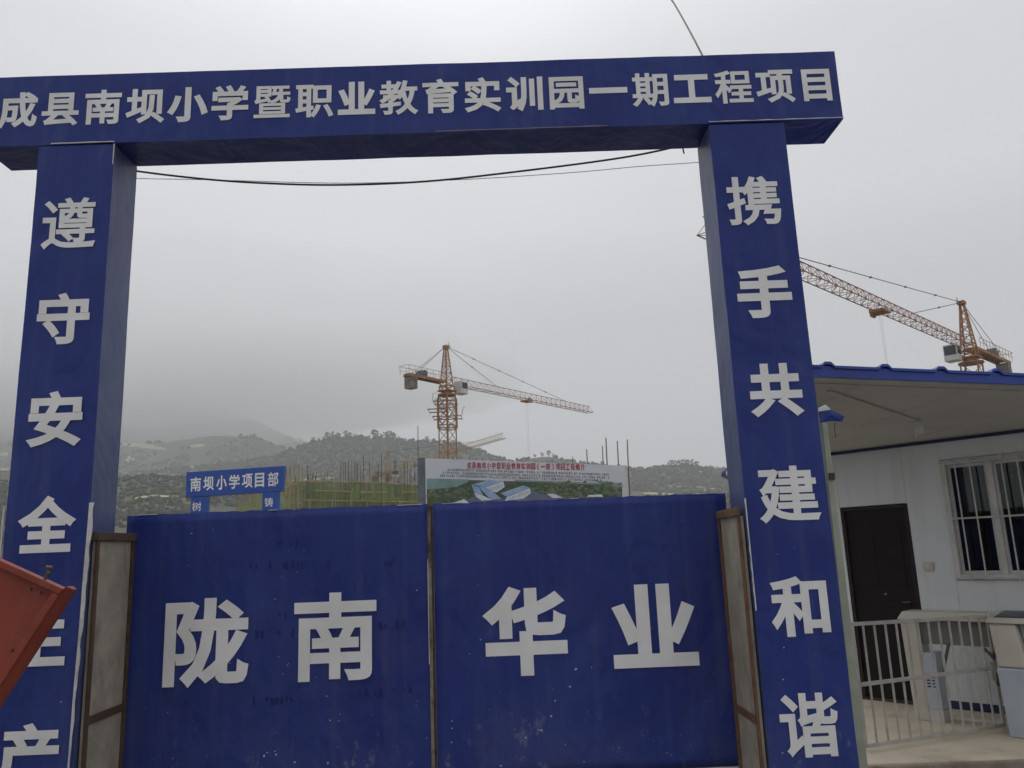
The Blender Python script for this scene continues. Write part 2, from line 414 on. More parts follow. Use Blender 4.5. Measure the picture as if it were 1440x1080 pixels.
# ------------------------------------------------------------------ lettering
_glyph = {}
def glyph(ch, w):
    """bold outline of one character in a 0..1 box: verts, triangles"""
    key = (ch, w)
    if key in _glyph: return _glyph[key]
    cu = bpy.data.curves.new('t', 'FONT'); cu.body = ch; cu.size = 1; cu.resolution_u = 3
    o = bpy.data.objects.new('t', cu); COL.objects.link(o)
    bpy.context.view_layer.update()
    me = bpy.data.meshes.new_from_object(o.evaluated_get(bpy.context.evaluated_depsgraph_get()))
    vs = [Vector((v.co.x, v.co.y)) for v in me.vertices]
    # merge doubles
    mp, uv, idx = {}, [], []
    for v in vs:
        k = (round(v.x, 4), round(v.y, 4))
        if k not in mp: mp[k] = len(uv); uv.append(v)
        idx.append(mp[k])
    faces, cnt = [], {}
    for p in me.polygons:
        f = []
        for i in p.vertices:
            j = idx[i]
            if j not in f: f.append(j)
        if len(f) < 3: continue
        a = sum(uv[f[k]].x * uv[f[(k + 1) % len(f)]].y - uv[f[(k + 1) % len(f)]].x * uv[f[k]].y for k in range(len(f)))
        if abs(a) < 1e-9: continue
        if a < 0: f.reverse()
        faces.append(f)
        for k in range(len(f)):
            e = tuple(sorted((f[k], f[(k + 1) % len(f)]))); cnt[e] = cnt.get(e, 0) + 1
    verts = list(uv); infaces = list(faces)
    if w > 0:
        out, inc = {}, {}
        for f in faces:
            for k in range(len(f)):
                a, b = f[k], f[(k + 1) % len(f)]
                if cnt[tuple(sorted((a, b)))] == 1:
                    out[a] = b; inc[b] = a
        def nrm(a, b):
            d = (uv[b] - uv[a]).normalized()
            return Vector((d.y, -d.x)), d
        for a, b in out.items():
            nn, d = nrm(a, b)
            i = len(verts); verts += [uv[a], uv[b], uv[b] + nn * w, uv[a] + nn * w]; infaces.append([i + 3, i + 2, i + 1, i])
            if b in out:
                n2, d2 = nrm(b, out[b])
                if d.x * d2.y - d.y * d2.x > 1e-4:
                    dt = nn.dot(n2); i = len(verts)
                    if 1 + dt > 0.35:
                        verts += [uv[b], uv[b] + nn * w, uv[b] + (nn + n2) * (w / (1 + dt)), uv[b] + n2 * w]; infaces.append([i, i + 1, i + 2, i + 3])
                    else:
                        verts += [uv[b], uv[b] + nn * w, uv[b] + n2 * w]; infaces.append([i, i + 1, i + 2])
    r = delaunay_2d_cdt(verts, [], infaces, 0, 1e-5)
    V = r[0]; T = [f for f, of in zip(r[2], r[5]) if len(of)]      # keep the ink, leave the counters open
    x0 = min(v.x for v in V); x1 = max(v.x for v in V); y0 = min(v.y for v in V); y1 = max(v.y for v in V)
    res = ([((v.x - x0) / max(x1 - x0, 1e-6), (v.y - y0) / max(y1 - y0, 1e-6)) for v in V], [tuple(t) for t in T], (x0, x1, y0, y1))
    bpy.data.objects.remove(o); bpy.data.curves.remove(cu); bpy.data.meshes.remove(me)
    _glyph[key] = res
    return res
DENSE = {'遵': .016, '暨': .016, '携': .020, '谐': .024, '建': .025, '陇': .031, '守': .033, '铸': .012, '树': .014, '部': .018, '程': .020, '期': .022,
         '教': .023, '育': .026, '职': .024, '南': .027, '实': .030, '园': .026, '训': .033, '项': .028, '和': .032, '坝': .031, '县': .028,
         '学': .030, '目': .031, '产': .036, '安': .034, '全': .036, '成': .031}
def character(ch, fn, mat, parent, name='character', k=1.0):
    """fn maps (u, v) in the unit box to a world point"""
    V, T, _ = glyph(ch, DENSE.get(ch, 0.039) * k)
    mb = MB(); mb.v = [tuple(fn(u, v)) for u, v in V]; mb.f = T
    return mb.build(name, mat, parent)
def char_flat(ch, x0, x1, z0, z1, y, mat, parent, k=1.0):
    return character(ch, lambda u, v: (x0 + u * (x1 - x0), y, z0 + v * (z1 - z0)), mat, parent, k=k)

def wavy_box(mb, x0, x1, y0, y1, z0, z1, step=0.12, amp=0.004, seed=0.0):
    """closed box whose cloth faces swell a little"""
    nx = max(1, round((x1 - x0) / step)); ny = max(1, round((y1 - y0) / step)); nz = max(1, round((z1 - z0) / step))
    cache = {}
    def P(i, j, k):
        if (i, j, k) in cache: return cache[(i, j, k)]
        p = Vector((x0 + (x1 - x0) * i / nx, y0 + (y1 - y0) * j / ny, z0 + (z1 - z0) * k / nz))
        d = noise.noise_vector(p * 1.7 + Vector((seed, seed * 2, 0))) * amp + noise.noise_vector(p * 5 + Vector((seed, 3, 0))) * amp * 0.4
        p = p + Vector((d.x, d.y * 0.8, d.z))
        mb.v.append(tuple(p)); cache[(i, j, k)] = len(mb.v) - 1
        return cache[(i, j, k)]
    for i in range(nx):
        for k in range(nz):
            mb.f.append((P(i, 0, k), P(i + 1, 0, k), P(i + 1, 0, k + 1), P(i, 0, k + 1)))
            mb.f.append((P(i, ny, k), P(i, ny, k + 1), P(i + 1, ny, k + 1), P(i + 1, ny, k)))
    for j in range(ny):
        for k in range(nz):
            mb.f.append((P(0, j, k), P(0, j, k + 1), P(0, j + 1, k + 1), P(0, j + 1, k)))
            mb.f.append((P(nx, j, k), P(nx, j + 1, k), P(nx, j + 1, k + 1), P(nx, j, k + 1)))
    for i in range(nx):
        for j in range(ny):
            mb.f.append((P(i, j, 0), P(i, j + 1, 0), P(i + 1, j + 1, 0), P(i + 1, j, 0)))
            mb.f.append((P(i, j, nz), P(i + 1, j, nz), P(i + 1, j + 1, nz), P(i, j + 1, nz)))
    return mb

# ================================================================== SETTING
GZ = -0.12
g = MB(); g.poly([(-4000, -3900, GZ), (4000, -3900, GZ), (4000, 4100, GZ), (-4000, 4100, GZ)])
tag(g.build('ground', M['ground']), kind='structure')
# raised concrete apron in front of the site office
p = MB(); p.box((2.36, 1.33, GZ + 0.004), (11, 9, 0.0))
tag(p.build('pavement', M['concrete'], bevel=0.01), kind='structure')
kb = MB(); kb.box((2.36, 1.27, GZ + 0.004), (11, 1.326, -0.012))
tag(kb.build('kerb', M['kerb'], bevel=0.01), kind='structure')
yd = MB(); yd.poly([(-9, 0.45, GZ + 0.006), (2.35, 0.45, GZ + 0.006), (2.35, 60, GZ + 0.006), (-9, 60, GZ + 0.006)])
tag(yd.build('yard_road', M['yard']), kind='structure')

# ---- hills
def interp(tab, x):
    if x <= tab[0][0]: return tab[0][1]
    for (a, b), (c, d) in zip(tab, tab[1:]):
        if x <= c:
            t = (x - a) / (c - a); t = t * t * (3 - 2 * t) * 0.5 + t * 0.5
            return b + (d - b) * t
    return tab[-1][1]
def crest(pts, Y):
    return [(q.x, q.z) for q in (at(px, py, Y) for px, py in pts)]
Y1, Y2, Y0 = 900.0, 1900.0, 430.0
R1 = crest([(-900, 660), (-200, 665), (150, 668), (300, 655), (385, 641), (412, 631), (440, 622), (470, 616), (500, 615), (540, 617), (560, 619), (600, 621),
            (640, 623), (665, 631), (700, 643), (718, 649), (745, 644), (770, 641), (800, 648), (830, 653), (860, 657), (900, 660), (930, 657), (965, 655), (1000, 659), (1030, 664), (1200, 650), (1500, 660), (2400, 680)], Y1)
R2 = crest([(-900, 470), (-200, 500), (60, 530), (170, 545), (260, 560), (340, 585), (420, 618), (480, 640), (600, 665), (900, 680), (1500, 660), (2400, 650)], Y2)
R15 = crest([(-900, 600), (-100, 618), (120, 628), (220, 622), (300, 612), (345, 612), (390, 628), (440, 646), (560, 680), (900, 700), (2400, 700)], 1300.0)
R0 = crest([(-900, 640), (-100, 655), (60, 664), (170, 668), (260, 672), (340, 676), (420, 684), (520, 700), (700, 722), (850, 708), (930, 699), (1010, 696), (1100, 690), (1500, 670), (2400, 660)], Y0)
def bump(t): return max(0.0, 1 - t * t) ** 1.0
def terrain(x, y):
    n1 = noise.noise(Vector((x * 0.006, y * 0.006, 1.3))); n2 = noise.noise(Vector((x * 0.02, y * 0.02, 5.1))); n3 = noise.noise(Vector((x * 0.06, y * 0.06, 8.1)))
    h = -3.0
    for tab, Yc, Wf, Wb in ((R0, Y0, 260, 260), (R1, Y1, 420, 500), (R15, 1300.0, 420, 500), (R2, Y2, 700, 900)):
        sc = y / Yc if y > 1 else 1
        H = interp(tab, x)                       # crest runs across the valley
        t = (Yc - y) / Wf if y < Yc else (y - Yc) / Wb
        if t >= 1: continue
        k = (1 - t) ** 1.15 if y < Yc else bump(t)
        edge = min(1.0, abs(t) * 2.5)
        v = H * k + (n1 * 0.10 + n2 * 0.04 + n3 * 0.012) * H * edge * (1 - t)
        h = max(h, v - 3 * t)
    return h
def hillmat():
    def ex(n, l, geo, src, b):
        # woods against open grassland and terraces
        a = ntex(n, l, geo, 0.011, 6, 0.65, 0.8)
        src = mixin(n, l, src, mathn(n, l, 'MULTIPLY', mathn(n, l, 'SUBTRACT', a, 0.50, clamp=True), 9, clamp=True), (0.080, 0.078, 0.043))
        c = ntex(n, l, geo, 0.02, 5, 0.6, 1.2, (1, 0.5, 5))
        src = mixin(n, l, src, mathn(n, l, 'MULTIPLY', mathn(n, l, 'SUBTRACT', c, 0.60, clamp=True), 7, clamp=True), (0.11, 0.098, 0.062))
        return src
    return material('wooded_hillside', (0.032, 0.043, 0.023), 0.95, var=(0.045, 0.054, 0.028), scale=0.03, detail=9, extra=ex)
M['hill'] = hillmat()
mb = MB()
NX, NY = 300, 210
ys = [160 + (3000 - 160) * (j / NY) ** 1.5 for j in range(NY + 1)]
mb.v = []
for i in range(NX + 1):
    for j in range(NY + 1):
        y = ys[j]; x = (i / NX * 2 - 1) * (300 + y * 1.05)
        mb.v.append((x, y, terrain(x, y)))
for i in range(NX):
    for j in range(NY):
        k = i * (NY + 1) + j
        mb.f.append((k, k + NY + 1, k + NY + 2, k + 1))
tag(mb.build('hills', M['hill'], smooth=True), kind='structure')

def on_hill(px, py, y0=180, y1=2600):
    v = ray(px, py); y = y0
    while y < y1:
        q = CAM + v * ((y - CAM.y) / v.y)
        if terrain(q.x, q.y) >= q.z: return q
        y += 4
    return None

# woodland canopy: thousands of small crowns, one mass
wd = MB(); rnd = random.Random(3)
ICO = [(0, 0, 1), (.89, 0, .45), (.28, .85, .45), (-.72, .53, .45), (-.72, -.53, .45), (.28, -.85, .45), (.72, .53, -.45), (-.28, .85, -.45), (-.89, 0, -.45), (-.28, -.85, -.45), (.72, -.53, -.45)]
ICF = [(0, 1, 2), (0, 2, 3), (0, 3, 4), (0, 4, 5), (0, 5, 1), (1, 6, 2), (2, 7, 3), (3, 8, 4), (4, 9, 5), (5, 10, 1), (2, 6, 7), (3, 7, 8), (4, 8, 9), (5, 9, 10), (1, 10, 6)]
def scatter_crowns(n, ya, yb, smin, smax, spread):
    c = 0; tries = 0
    while c < n and tries < n * 6:
        tries += 1
        y = rnd.uniform(ya, yb); x = rnd.uniform(-1, 1) * (y * spread + 60)
        if noise.noise(Vector((x * 0.008, y * 0.008, 3.7))) + 0.5 * noise.noise(Vector((x * 0.03, y * 0.03, 2.2))) < (-0.08 if y < 500 or y > 940 else -0.42): continue
        z = terrain(x, y)
        if z < 6: continue
        s = rnd.uniform(smin, smax); i = len(wd.v); h = rnd.uniform(0.8, 1.3)
        for a in ICO:
            k = s * rnd.uniform(0.65, 1.2)
            wd.v.append((x + a[0] * k, y + a[1] * k, z + a[2] * k * h + s * 0.3))
        for f in ICF: wd.f.append(tuple(i + q for q in f))
        c += 1
scatter_crowns(7000, 240, 440, .7, 1.8, 0.72)
scatter_crowns(19000, 560, 920, 1.3, 3.0, 0.68)
scatter_crowns(9000, 960, 1320, 1.8, 3.8, 0.72)
scatter_crowns(3500, 1350, 1900, 4.0, 7.5, 0.7)
tag(wd.build('woodland', M['hedge_far']), 'dark green woodland covering the slopes of the hazy hills', 'woodland', kind='stuff')

# pale terrace fields lying on the slopes
def strip(pts, w, mat):
    mb = MB(); prev = None
    P = []
    for (a, b), (c, d) in zip(pts, pts[1:]):
        for k in range(6):
            t = k / 6; q = on_hill(a + (c - a) * t, b + (d - b) * t)
            if q: P.append(q)
    if len(P) < 2: return
    rows = []
    for i, q in enumerate(P):
        ww = w * (0.35 + 0.65 * math.sin(math.pi * (i + .5) / len(P)))
        a = (q.x, q.y - ww, terrain(q.x, q.y - ww) + 0.9); b = (q.x, q.y + ww, terrain(q.x, q.y + ww) + 1.4)
        rows.append((a, b))
    for (a, b), (c, d) in zip(rows, rows[1:]): mb.poly([a, c, d, b])
    tag(mb.build('terrace_field', mat), kind='structure')
for pts, w, mt in (([(172, 626), (200, 628), (240, 634)], 7, 'field_dry'), ([(268, 629), (292, 627)], 6, 'field_dry'),
                   ([(172, 667), (230, 669), (262, 670)], 3.5, 'field_dry'), ([(190, 705), (215, 702), (242, 703)], 1.6, 'field'),
                   ([(178, 645), (190, 650)], 9, 'field_dry'), ([(400, 678), (450, 676), (480, 673)], 3, 'field_dry'),
                   ([(440, 671), (478, 669)], 4, 'field_dry'), ([(940, 686), (985, 688), (1010, 690)], 4, 'field_dry'),
                   ([(975, 692), (1000, 691)], 3, 'field'), ([(0, 640), (12, 642)], 6, 'field_dry'), ([(905, 696), (960, 698)], 3, 'field'),
                   ([(0, 663), (14, 664)], 3, 'field_dry')):
    strip(pts, w, M[mt])

# ridge trees one can tell apart against the sky
def tree_mesh(seed):
    r = random.Random(seed); c = MB()
    for k in range(26):
        a = r.uniform(0, 2 * math.pi); rad = r.uniform(0, 1) ** .6; h = r.uniform(0.18, 1.0)
        wdt = 0.36 * (1 - abs(h - 0.62) * 1.4)
        cx, cy, cz = math.cos(a) * rad * wdt, math.sin(a) * rad * wdt, h
        i = len(c.v); s = r.uniform(0.06, 0.15)
        for q in ICO:
            kk = s * r.uniform(0.6, 1.25); c.v.append((cx + q[0] * kk, cy + q[1] * kk, cz + q[2] * kk * 0.8))
        for f in ICF: c.f.append(tuple(i + t for t in f))
    t = MB(); t.tube([(0, 0, -0.25), (0.01, 0, 0.3), (-0.01, 0.01, 0.75)], 0.035, 6, r1=0.012)
    t.tube([(0, 0, .35), (.14, .03, .6)], 0.015, 5, r1=.006); t.tube([(0, 0, .4), (-.13, -.04, .66)], 0.013, 5, r1=.006)
    return c, t
protos = []
for sd in (1, 2, 3, 4):
    c, t = tree_mesh(sd)
    r_ = empty('ridge_tree', (0, 0, 0), 'small dark tree standing against the sky along the hazy ridge line', 'tree', 'trees along the ridge')
    cr = c.build('crown', M['hedge_far'], r_); tr_ = t.build('trunk', M['bark'], r_)
    protos.append((r_, cr, tr_, [0]))
RT = [(441, 7), (449, 5), (456, 6), (461, 9), (468, 9), (476, 8), (487, 10), (494, 6), (500, 5), (509, 5), (520, 5), (528, 11), (536, 7), (543, 10), (549, 12), (554, 9), (561, 6), (571, 4), (580, 4), (601, 7), (608, 4),
      (752, 5), (762, 6), (771, 7), (778, 5), (790, 4), (832, 5), (846, 6), (902, 4), (917, 4), (939, 6), (942, 8), (948, 8), (954, 9), (960, 9), (966, 8), (972, 9), (978, 8), (992, 4), (1006, 4), (1014, 5)]
for i, (px, hp) in enumerate(RT):
    r_, c_, t_, used = protos[i % 4]
    q = at(px, 640, Y1)
    hz = hp * (Y1 + 6) / F_PX * 1.15
    if used[0]:
        r2 = r_.copy(); COL.objects.link(r2)
        for ch in (c_, t_):
            k = ch.copy(); COL.objects.link(k); k.parent = r2
    else:
        r2 = r_; used[0] = 1
    for lo, hi, lb, gp in ((0, 512, 'small dark tree in the row along the hazy ridge top above the green netting', 'ridge trees above the netting'),
                           (512, 650, 'small dark tree on the ridge line between the netting and the left tower crane', 'ridge trees left of the crane'),
                           (700, 880, 'small dark tree on the low ridge just above the picture billboard', 'ridge trees above the billboard'),
                           (880, 2000, 'small dark tree in the clump on the ridge left of the right pillar', 'ridge trees near the right pillar')):
        if lo <= px < hi: r2['label'] = lb; r2['group'] = gp
    r2.location = (q.x, Y1 - 2, terrain(q.x, Y1 - 2) - 0.3); r2.scale = (hz * rnd.uniform(.9, 1.5), hz * 1.1, hz); r2.rotation_euler = (0, 0, rnd.uniform(0, 6))

def far_house(px, py, w, label):
    q = on_hill(px, py)
    if q is None: return
    r_ = empty('hill_house', (q.x, q.y, terrain(q.x, q.y)), label, 'house')
    z = r_.location.z
    MB().box((q.x - w / 2, q.y - w * .3, z - 2), (q.x + w / 2, q.y + w * .3, z + w * .45)).build('wall', M['house'], r_)
    rf = MB(); a, b, h0, h1 = w / 2 + .4, w * .3 + .4, z + w * .45, z + w * .7
    rf.poly([(q.x - a, q.y - b, h0), (q.x + a, q.y - b, h0), (q.x + a, q.y, h1), (q.x - a, q.y, h1)])
    rf.poly([(q.x + a, q.y + b, h0), (q.x - a, q.y + b, h0), (q.x - a, q.y, h1), (q.x + a, q.y, h1)])
    rf.poly([(q.x - a, q.y + b, h0), (q.x - a, q.y - b, h0), (q.x - a, q.y, h1)]); rf.poly([(q.x + a, q.y - b, h0), (q.x + a, q.y + b, h0), (q.x + a, q.y, h1)])
    rf.build('roof', M['house'], r_)
far_house(987, 666, 3.2, 'tiny white house on the wooded hillside left of the right pillar')
far_house(270, 660, 3.6, 'tiny white house on the hillside just above the small blue sign')

# ================================================================== SITE OFFICE
WO = Vector((4.03, 4.09, 0)); WT = Vector((0.653, -0.757, 0)).normalized(); WN = Vector((-WT.y, WT.x, 0))   # WN points into the building
WTOP = 2.86; KS = 0.061
def wallp(s, d, z): return WO + WT * s + WN * d + Vector((0, 0, z))
def ceil_z(p): return WTOP - KS * ((Vector((p[0], p[1], 0)) - WO).dot(WN))
cn = Vector((KS * WN.x, KS * WN.y, 1.0)).normalized()
c0 = Vector((WO.x, WO.y, WTOP))
def on_ceiling(px, py): return hit(px, py, c0, cn)
office = empty('site_office', (5.5, 5, 0), 'pale panelled site office with blue edged roof behind the right pillar', 'building')
def wpanel(s0, s1, z0, z1, name='wall_panel'):
    return MB().obox(WO, WT, WN, (s0 + .001, 0, z0), (s1 - .001, 0.07, z1)).build(name, M['panel_white'], office, bevel=0.0015)
wpanel(-0.30, 0.0, 0, WTOP - .02); wpanel(0.0, 0.80, 2.19, WTOP - .02); wpanel(0.80, 1.21, 0, WTOP - .02)
wpanel(1.21, 2.20, 0, 1.335); wpanel(1.21, 2.20, 2.63, WTOP - .02); wpanel(2.20, 3.2, 0, WTOP - .02); wpanel(3.2, 4.0, 0, WTOP - .02)
MB().obox(WO, WT, WN, (-.30, .075, 0), (-.23, 3.2, WTOP - .2)).build('wall_panel', M['panel_white'], office)
MB().obox(WO, WT, WN, (-.22, 3.1, 0), (4.0, 3.2, WTOP - .25)).build('wall_panel', M['panel_white'], office)
MB().obox(WO, WT, WN, (3.93, .075, 0), (4.0, 3.09, WTOP - .2)).build('wall_panel', M['panel_white'], office)
for s0, s1 in ((-.30, -.02), (.80, 4.0)):
    MB().obox(WO, WT, WN, (s0, -.012, 0.004), (s1, -.002, .085)).build('skirting', M['navy'], office)
MB().obox(WO, WT, WN, (-.30, -.035, WTOP - .035), (4.0, -.002, WTOP - .002)).build('cornice', M['navy'], office)
# roof: ceiling panels, channel, fascia, ribbed sheet
A0 = on_ceiling(1130, 529.5); B0 = on_ceiling(1440, 541.5)
fd = Vector((B0.x - A0.x, B0.y - A0.y, 0)).normalized(); fb = Vector((-fd.y, fd.x, 0))
A0 = Vector((A0.x, A0.y, 0)) - fd * 0.03
def roofp(a, b, dz=0):
    p = A0 + fd * a + fb * b
    return Vector((p.x, p.y, ceil_z(p) + dz))
def ra_left(b):   # slanted left end of the canopy, leads away behind the pillar
    return 0.27 * b
roof = MB()
L, D = 8.6, 6.8
def roof_slab(mb, a0, a1, b0, b1, z0, z1):
    q = []
    for dz in (z0, z1):
        for a, b in ((a0, b0), (a1, b0), (a1, b1), (a0, b1)):
            q.append(roofp(a if a > 0.01 else ra_left(b), b, dz))
    mb.hexa(q)
a = 0.0; k = 0
edges = [0.0, 0.62, 1.55, 2.48, 3.41, 4.34, 5.27, 6.2, 7.13, 8.06, 8.6]
for i, (a0, a1) in enumerate(zip(edges, edges[1:])):
    mb = MB()
    if i == 0:
        roof_slab(mb, 0.0, a1 - .003, 0.20, 1.9, 0.0, 0.05)
    elif a0 < 2:
        q = []
        bmax = min(D, a0 / 0.27 * 0.98)
        for dz in (0.0, 0.05):
            for aa, bb in ((a0 + .003, .20), (a1 - .003, .20), (a1 - .003, min(D, a1 / .27 * .98)), (a0 + .003, bmax)):
                q.append(roofp(aa, bb, dz))
        mb.hexa(q)
    else:
        roof_slab(mb, a0 + .003, a1 - .003, 0.20, D, 0.0, 0.05)
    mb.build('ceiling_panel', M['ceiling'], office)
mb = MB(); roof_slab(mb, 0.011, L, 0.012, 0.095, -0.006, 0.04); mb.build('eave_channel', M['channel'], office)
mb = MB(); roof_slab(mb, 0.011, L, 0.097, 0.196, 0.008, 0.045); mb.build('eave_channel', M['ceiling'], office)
mb = MB(); roof_slab(mb, 0.011, L, -0.012, 0.006, 0.0, 0.088)
fascia = mb.build('fascia', M['roof_blue'], office)
rs = MB()   # roof sheet with trapezoid ribs, running back from the eave
rib0 = None
ribs = []
for px in (1160, 1250, 1336, 1421):
    q = hit(px, 513, roofp(0, 0, .11), cn); ribs.append((Vector((q.x, q.y, 0)) - A0).dot(fd))
step = (ribs[-1] - ribs[0]) / 3
prof = []
a = 0.02; r_a = ribs[0]
while r_a > step: r_a -= step
prof = [(0.02, 0.07)]
while r_a < L:
    for da, dz in ((-.055, .07), (-.025, .10), (.025, .10), (.055, .07)):
        if r_a + da > prof[-1][0]: prof.append((r_a + da, dz))
    r_a += step
prof.append((L, .07))
for (a0, z0), (a1, z1) in zip(prof, prof[1:]):
    e0 = min(D, max(0.3, a0 / .27 * .98)); e1 = min(D, max(0.3, a1 / .27 * .98))
    q = [roofp(a0, -.03, z0), roofp(a1, -.03, z1), roofp(a1, e1, z1), roofp(a0, e0, z0)]
    rs.hexa([v - Vector((0, 0, .0)) for v in q] + [v + Vector((0, 0, .022)) for v in q])
rs.build('roof_sheet', M['roof_blue'], office)
# door
dr = MB().obox(WO, WT, WN, (.045, .02, .03), (.755, .055, 2.14)).build('door', M['door'], office)
for (s0, s1, z0, z1) in ((.12, .36, 1.25, 1.95), (.44, .68, 1.25, 1.95), (.12, .36, .2, .95), (.44, .68, .2, .95), (.12, .68, 1.03, 1.16)):
    MB().obox(WO, WT, WN, (s0, .015, z0), (s1, .0195, z1)).build('moulding', M['door'], dr, bevel=.006)
h = MB(); h.tube([wallp(.70, .02, 1.10), wallp(.70, -.05, 1.10), wallp(.62, -.055, 1.095)], .009, 8); h.build('handle', M['bolt'], dr)
MB().tube([wallp(.42, .019, 1.18), wallp(.42, .0, 1.18)], .012, 10).build('peephole', M['chrome'], dr)
fr = MB(); fr.obox(WO, WT, WN, (0.002, -.006, 0), (.045, .06, 2.185)); fr.obox(WO, WT, WN, (.755, -.006, 0), (.798, .06, 2.185)); fr.obox(WO, WT, WN, (.046, -.006, 2.141), (.754, .06, 2.185))
fr.build('door_frame', M['door_frame'], office)
MB().obox(WO, WT, WN, (.04, -.02, 0.002), (.76, .07, .028)).build('door_sill', M['rust'], office)
# window with bars
win = MB(); s0, s1, z0, z1 = 1.215, 2.195, 1.34, 2.625
win.obox(WO, WT, WN, (s0, -.02, z0), (s0 + .055, .06, z1)); win.obox(WO, WT, WN, (s1 - .055, -.02, z0), (s1, .06, z1))
win.obox(WO, WT, WN, (s0 + .056, -.02, z0), (s1 - .056, .06, z0 + .055)); win.obox(WO, WT, WN, (s0 + .056, -.02, z1 - .055), (s1 - .056, .06, z1))
win.obox(WO, WT, WN, (1.675, -.01, z0 + .056), (1.735, .055, z1 - .056))
wino = win.build('window_frame', M['pvc'], office, bevel=.004)
for a0, a1, dd in ((s0 + .057, 1.674, .03), (1.736, s1 - .057, .015)):
    sf = MB()
    sf.obox(WO, WT, WN, (a0, dd, z0 + .057), (a0 + .03, dd + .02, z1 - .057)); sf.obox(WO, WT, WN, (a1 - .03, dd, z0 + .057), (a1, dd + .02, z1 - .057))
    sf.obox(WO, WT, WN, (a0 + .031, dd, z0 + .057), (a1 - .031, dd + .02, z0 + .09)); sf.obox(WO, WT, WN, (a0 + .031, dd, z1 - .09), (a1 - .031, dd + .02, z1 - .057))
    sf.build('sash', M['pvc'], wino)
    MB().obox(WO, WT, WN, (a0 + .031, dd + .008, z0 + .091), (a1 - .031, dd + .012, z1 - .091)).build('pane', M['glass'], wino)
for sb in (1.385, 1.535, 1.845, 1.995):
    MB().tube([wallp(sb, -.055, z0 - .02), wallp(sb, -.055, z1 + .01)], .0085, 8).build('security_bar', M['bar_white'], wino)
for zb in (z0 + .015, 1.985, z1 - .02):
    MB().obox(WO, WT, WN, (s0 + .02, -.047, zb - .01), (s1 + .0, -.028, zb + .01)).build('bar_rail', M['bar_white'], wino)
# dark room behind the glass
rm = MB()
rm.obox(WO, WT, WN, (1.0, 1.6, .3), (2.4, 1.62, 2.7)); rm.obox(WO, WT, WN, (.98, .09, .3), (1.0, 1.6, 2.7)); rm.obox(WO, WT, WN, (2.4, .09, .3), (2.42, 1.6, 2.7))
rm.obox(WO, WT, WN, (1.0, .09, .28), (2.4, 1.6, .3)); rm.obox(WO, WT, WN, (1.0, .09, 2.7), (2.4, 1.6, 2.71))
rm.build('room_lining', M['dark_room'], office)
cu_ = MB()
cu_.grid(lambda u, v: wallp(1.30 + .42 * u, .16 + .02 * math.sin(u * 34), 2.05 + .38 * v), 40, 1); cu_.grid(lambda u, v: wallp(1.83 + .4 * u, .2 + .02 * math.sin(u * 34), 1.95 + .5 * v), 40, 1)
cu_.build('curtain', M['curtain'], office)
# switch box
sw = empty('switch_box', wallp(.945, 0, 1.48), 'small ivory switch box on the office wall between door and window', 'switch')
MB().obox(WO, WT, WN, (.895, -.03, 1.435), (.995, -.002, 1.53)).build('box', M['switch'], sw, bevel=.006)
MB().obox(WO, WT, WN, (.925, -.036, 1.462), (.965, -.031, 1.503)).build('rocker', M['pvc'], sw, bevel=.002)
# lamp under the canopy
lp = on_ceiling(1289, 589)
lamp = empty('canopy_lamp', lp, 'white lamp hanging under the grey canopy ceiling above the door', 'lamp')
MB().tube([lp + Vector((0, 0, -.001)), lp + Vector((0, 0, -.03))], .048, 16).build('ceiling_rose', M['ceiling'], lamp)
MB().tube([lp + Vector((0, 0, -.031)), lp + Vector((0, 0, -.055)), lp + Vector((.002, 0, -.065))], .022, 10).build('lamp_holder', M['bulb'], lamp)
MB().tube([lp + Vector((.004, 0, z)) for z in (-.066, -.075, -.15)], .042, 14).build('bulb', M['bulb'], lamp, smooth=False, bevel=.012)
MB().tube([lp + Vector((-.03, -.03, -.03)), lp + Vector((-.05, -.04, -.12)), lp + Vector((-.05, -.04, -.19))], .005, 6).build('pull_cord', M['bulb'], lamp)
cd0 = on_ceiling(1165, 548); cd1 = on_ceiling(1284, 588)
cd = MB(); cd.tube([cd0 + Vector((0, 0, -.012)), cd1 + Vector((0, 0, -.012))], .011, 8)
tag(cd.build('cable_conduit', M['channel']), 'thin grey conduit running along the canopy ceiling to the lamp', 'conduit')

# ================================================================== ENTRANCE ARCH
XL1, XL2, XR1, XR2, PD = -3.532, -2.946, 1.695, 2.287, 0.394
XB0, XB1, ZB, ZT = -3.98, 2.759, 5.043, 5.641
arch = empty('entrance_arch', (-.6, .2, GZ), 'tall blue vinyl wrapped site entrance arch with white characters', 'gate arch')
mb = wavy_box(MB(), XB0, XB1, 0, PD, ZB, ZT, 0.11, 0.004, 1.0)
beam = mb.build('beam', M['vinyl'], arch, smooth=False)
TITLE = '成县南坝小学暨职业教育实训园一期工程项目'
W_ = {'一': 0.90}
for i, ch in enumerate(TITLE):
    cx = -3.716 + i * (2.579 + 3.716) / 19
    V, T, bb = glyph(ch, DENSE.get(ch, .039))
    em = 0.305
    w = (bb[1] - bb[0]) * em; h_ = (bb[3] - bb[2]) * em
    cz = 5.352 + (((bb[2] + bb[3]) / 2) - 0.38) * em
    char_flat(ch, cx - w / 2, cx + w / 2, cz - h_ / 2, cz + h_ / 2, -.0055, M['letter'], beam)
pl = {}
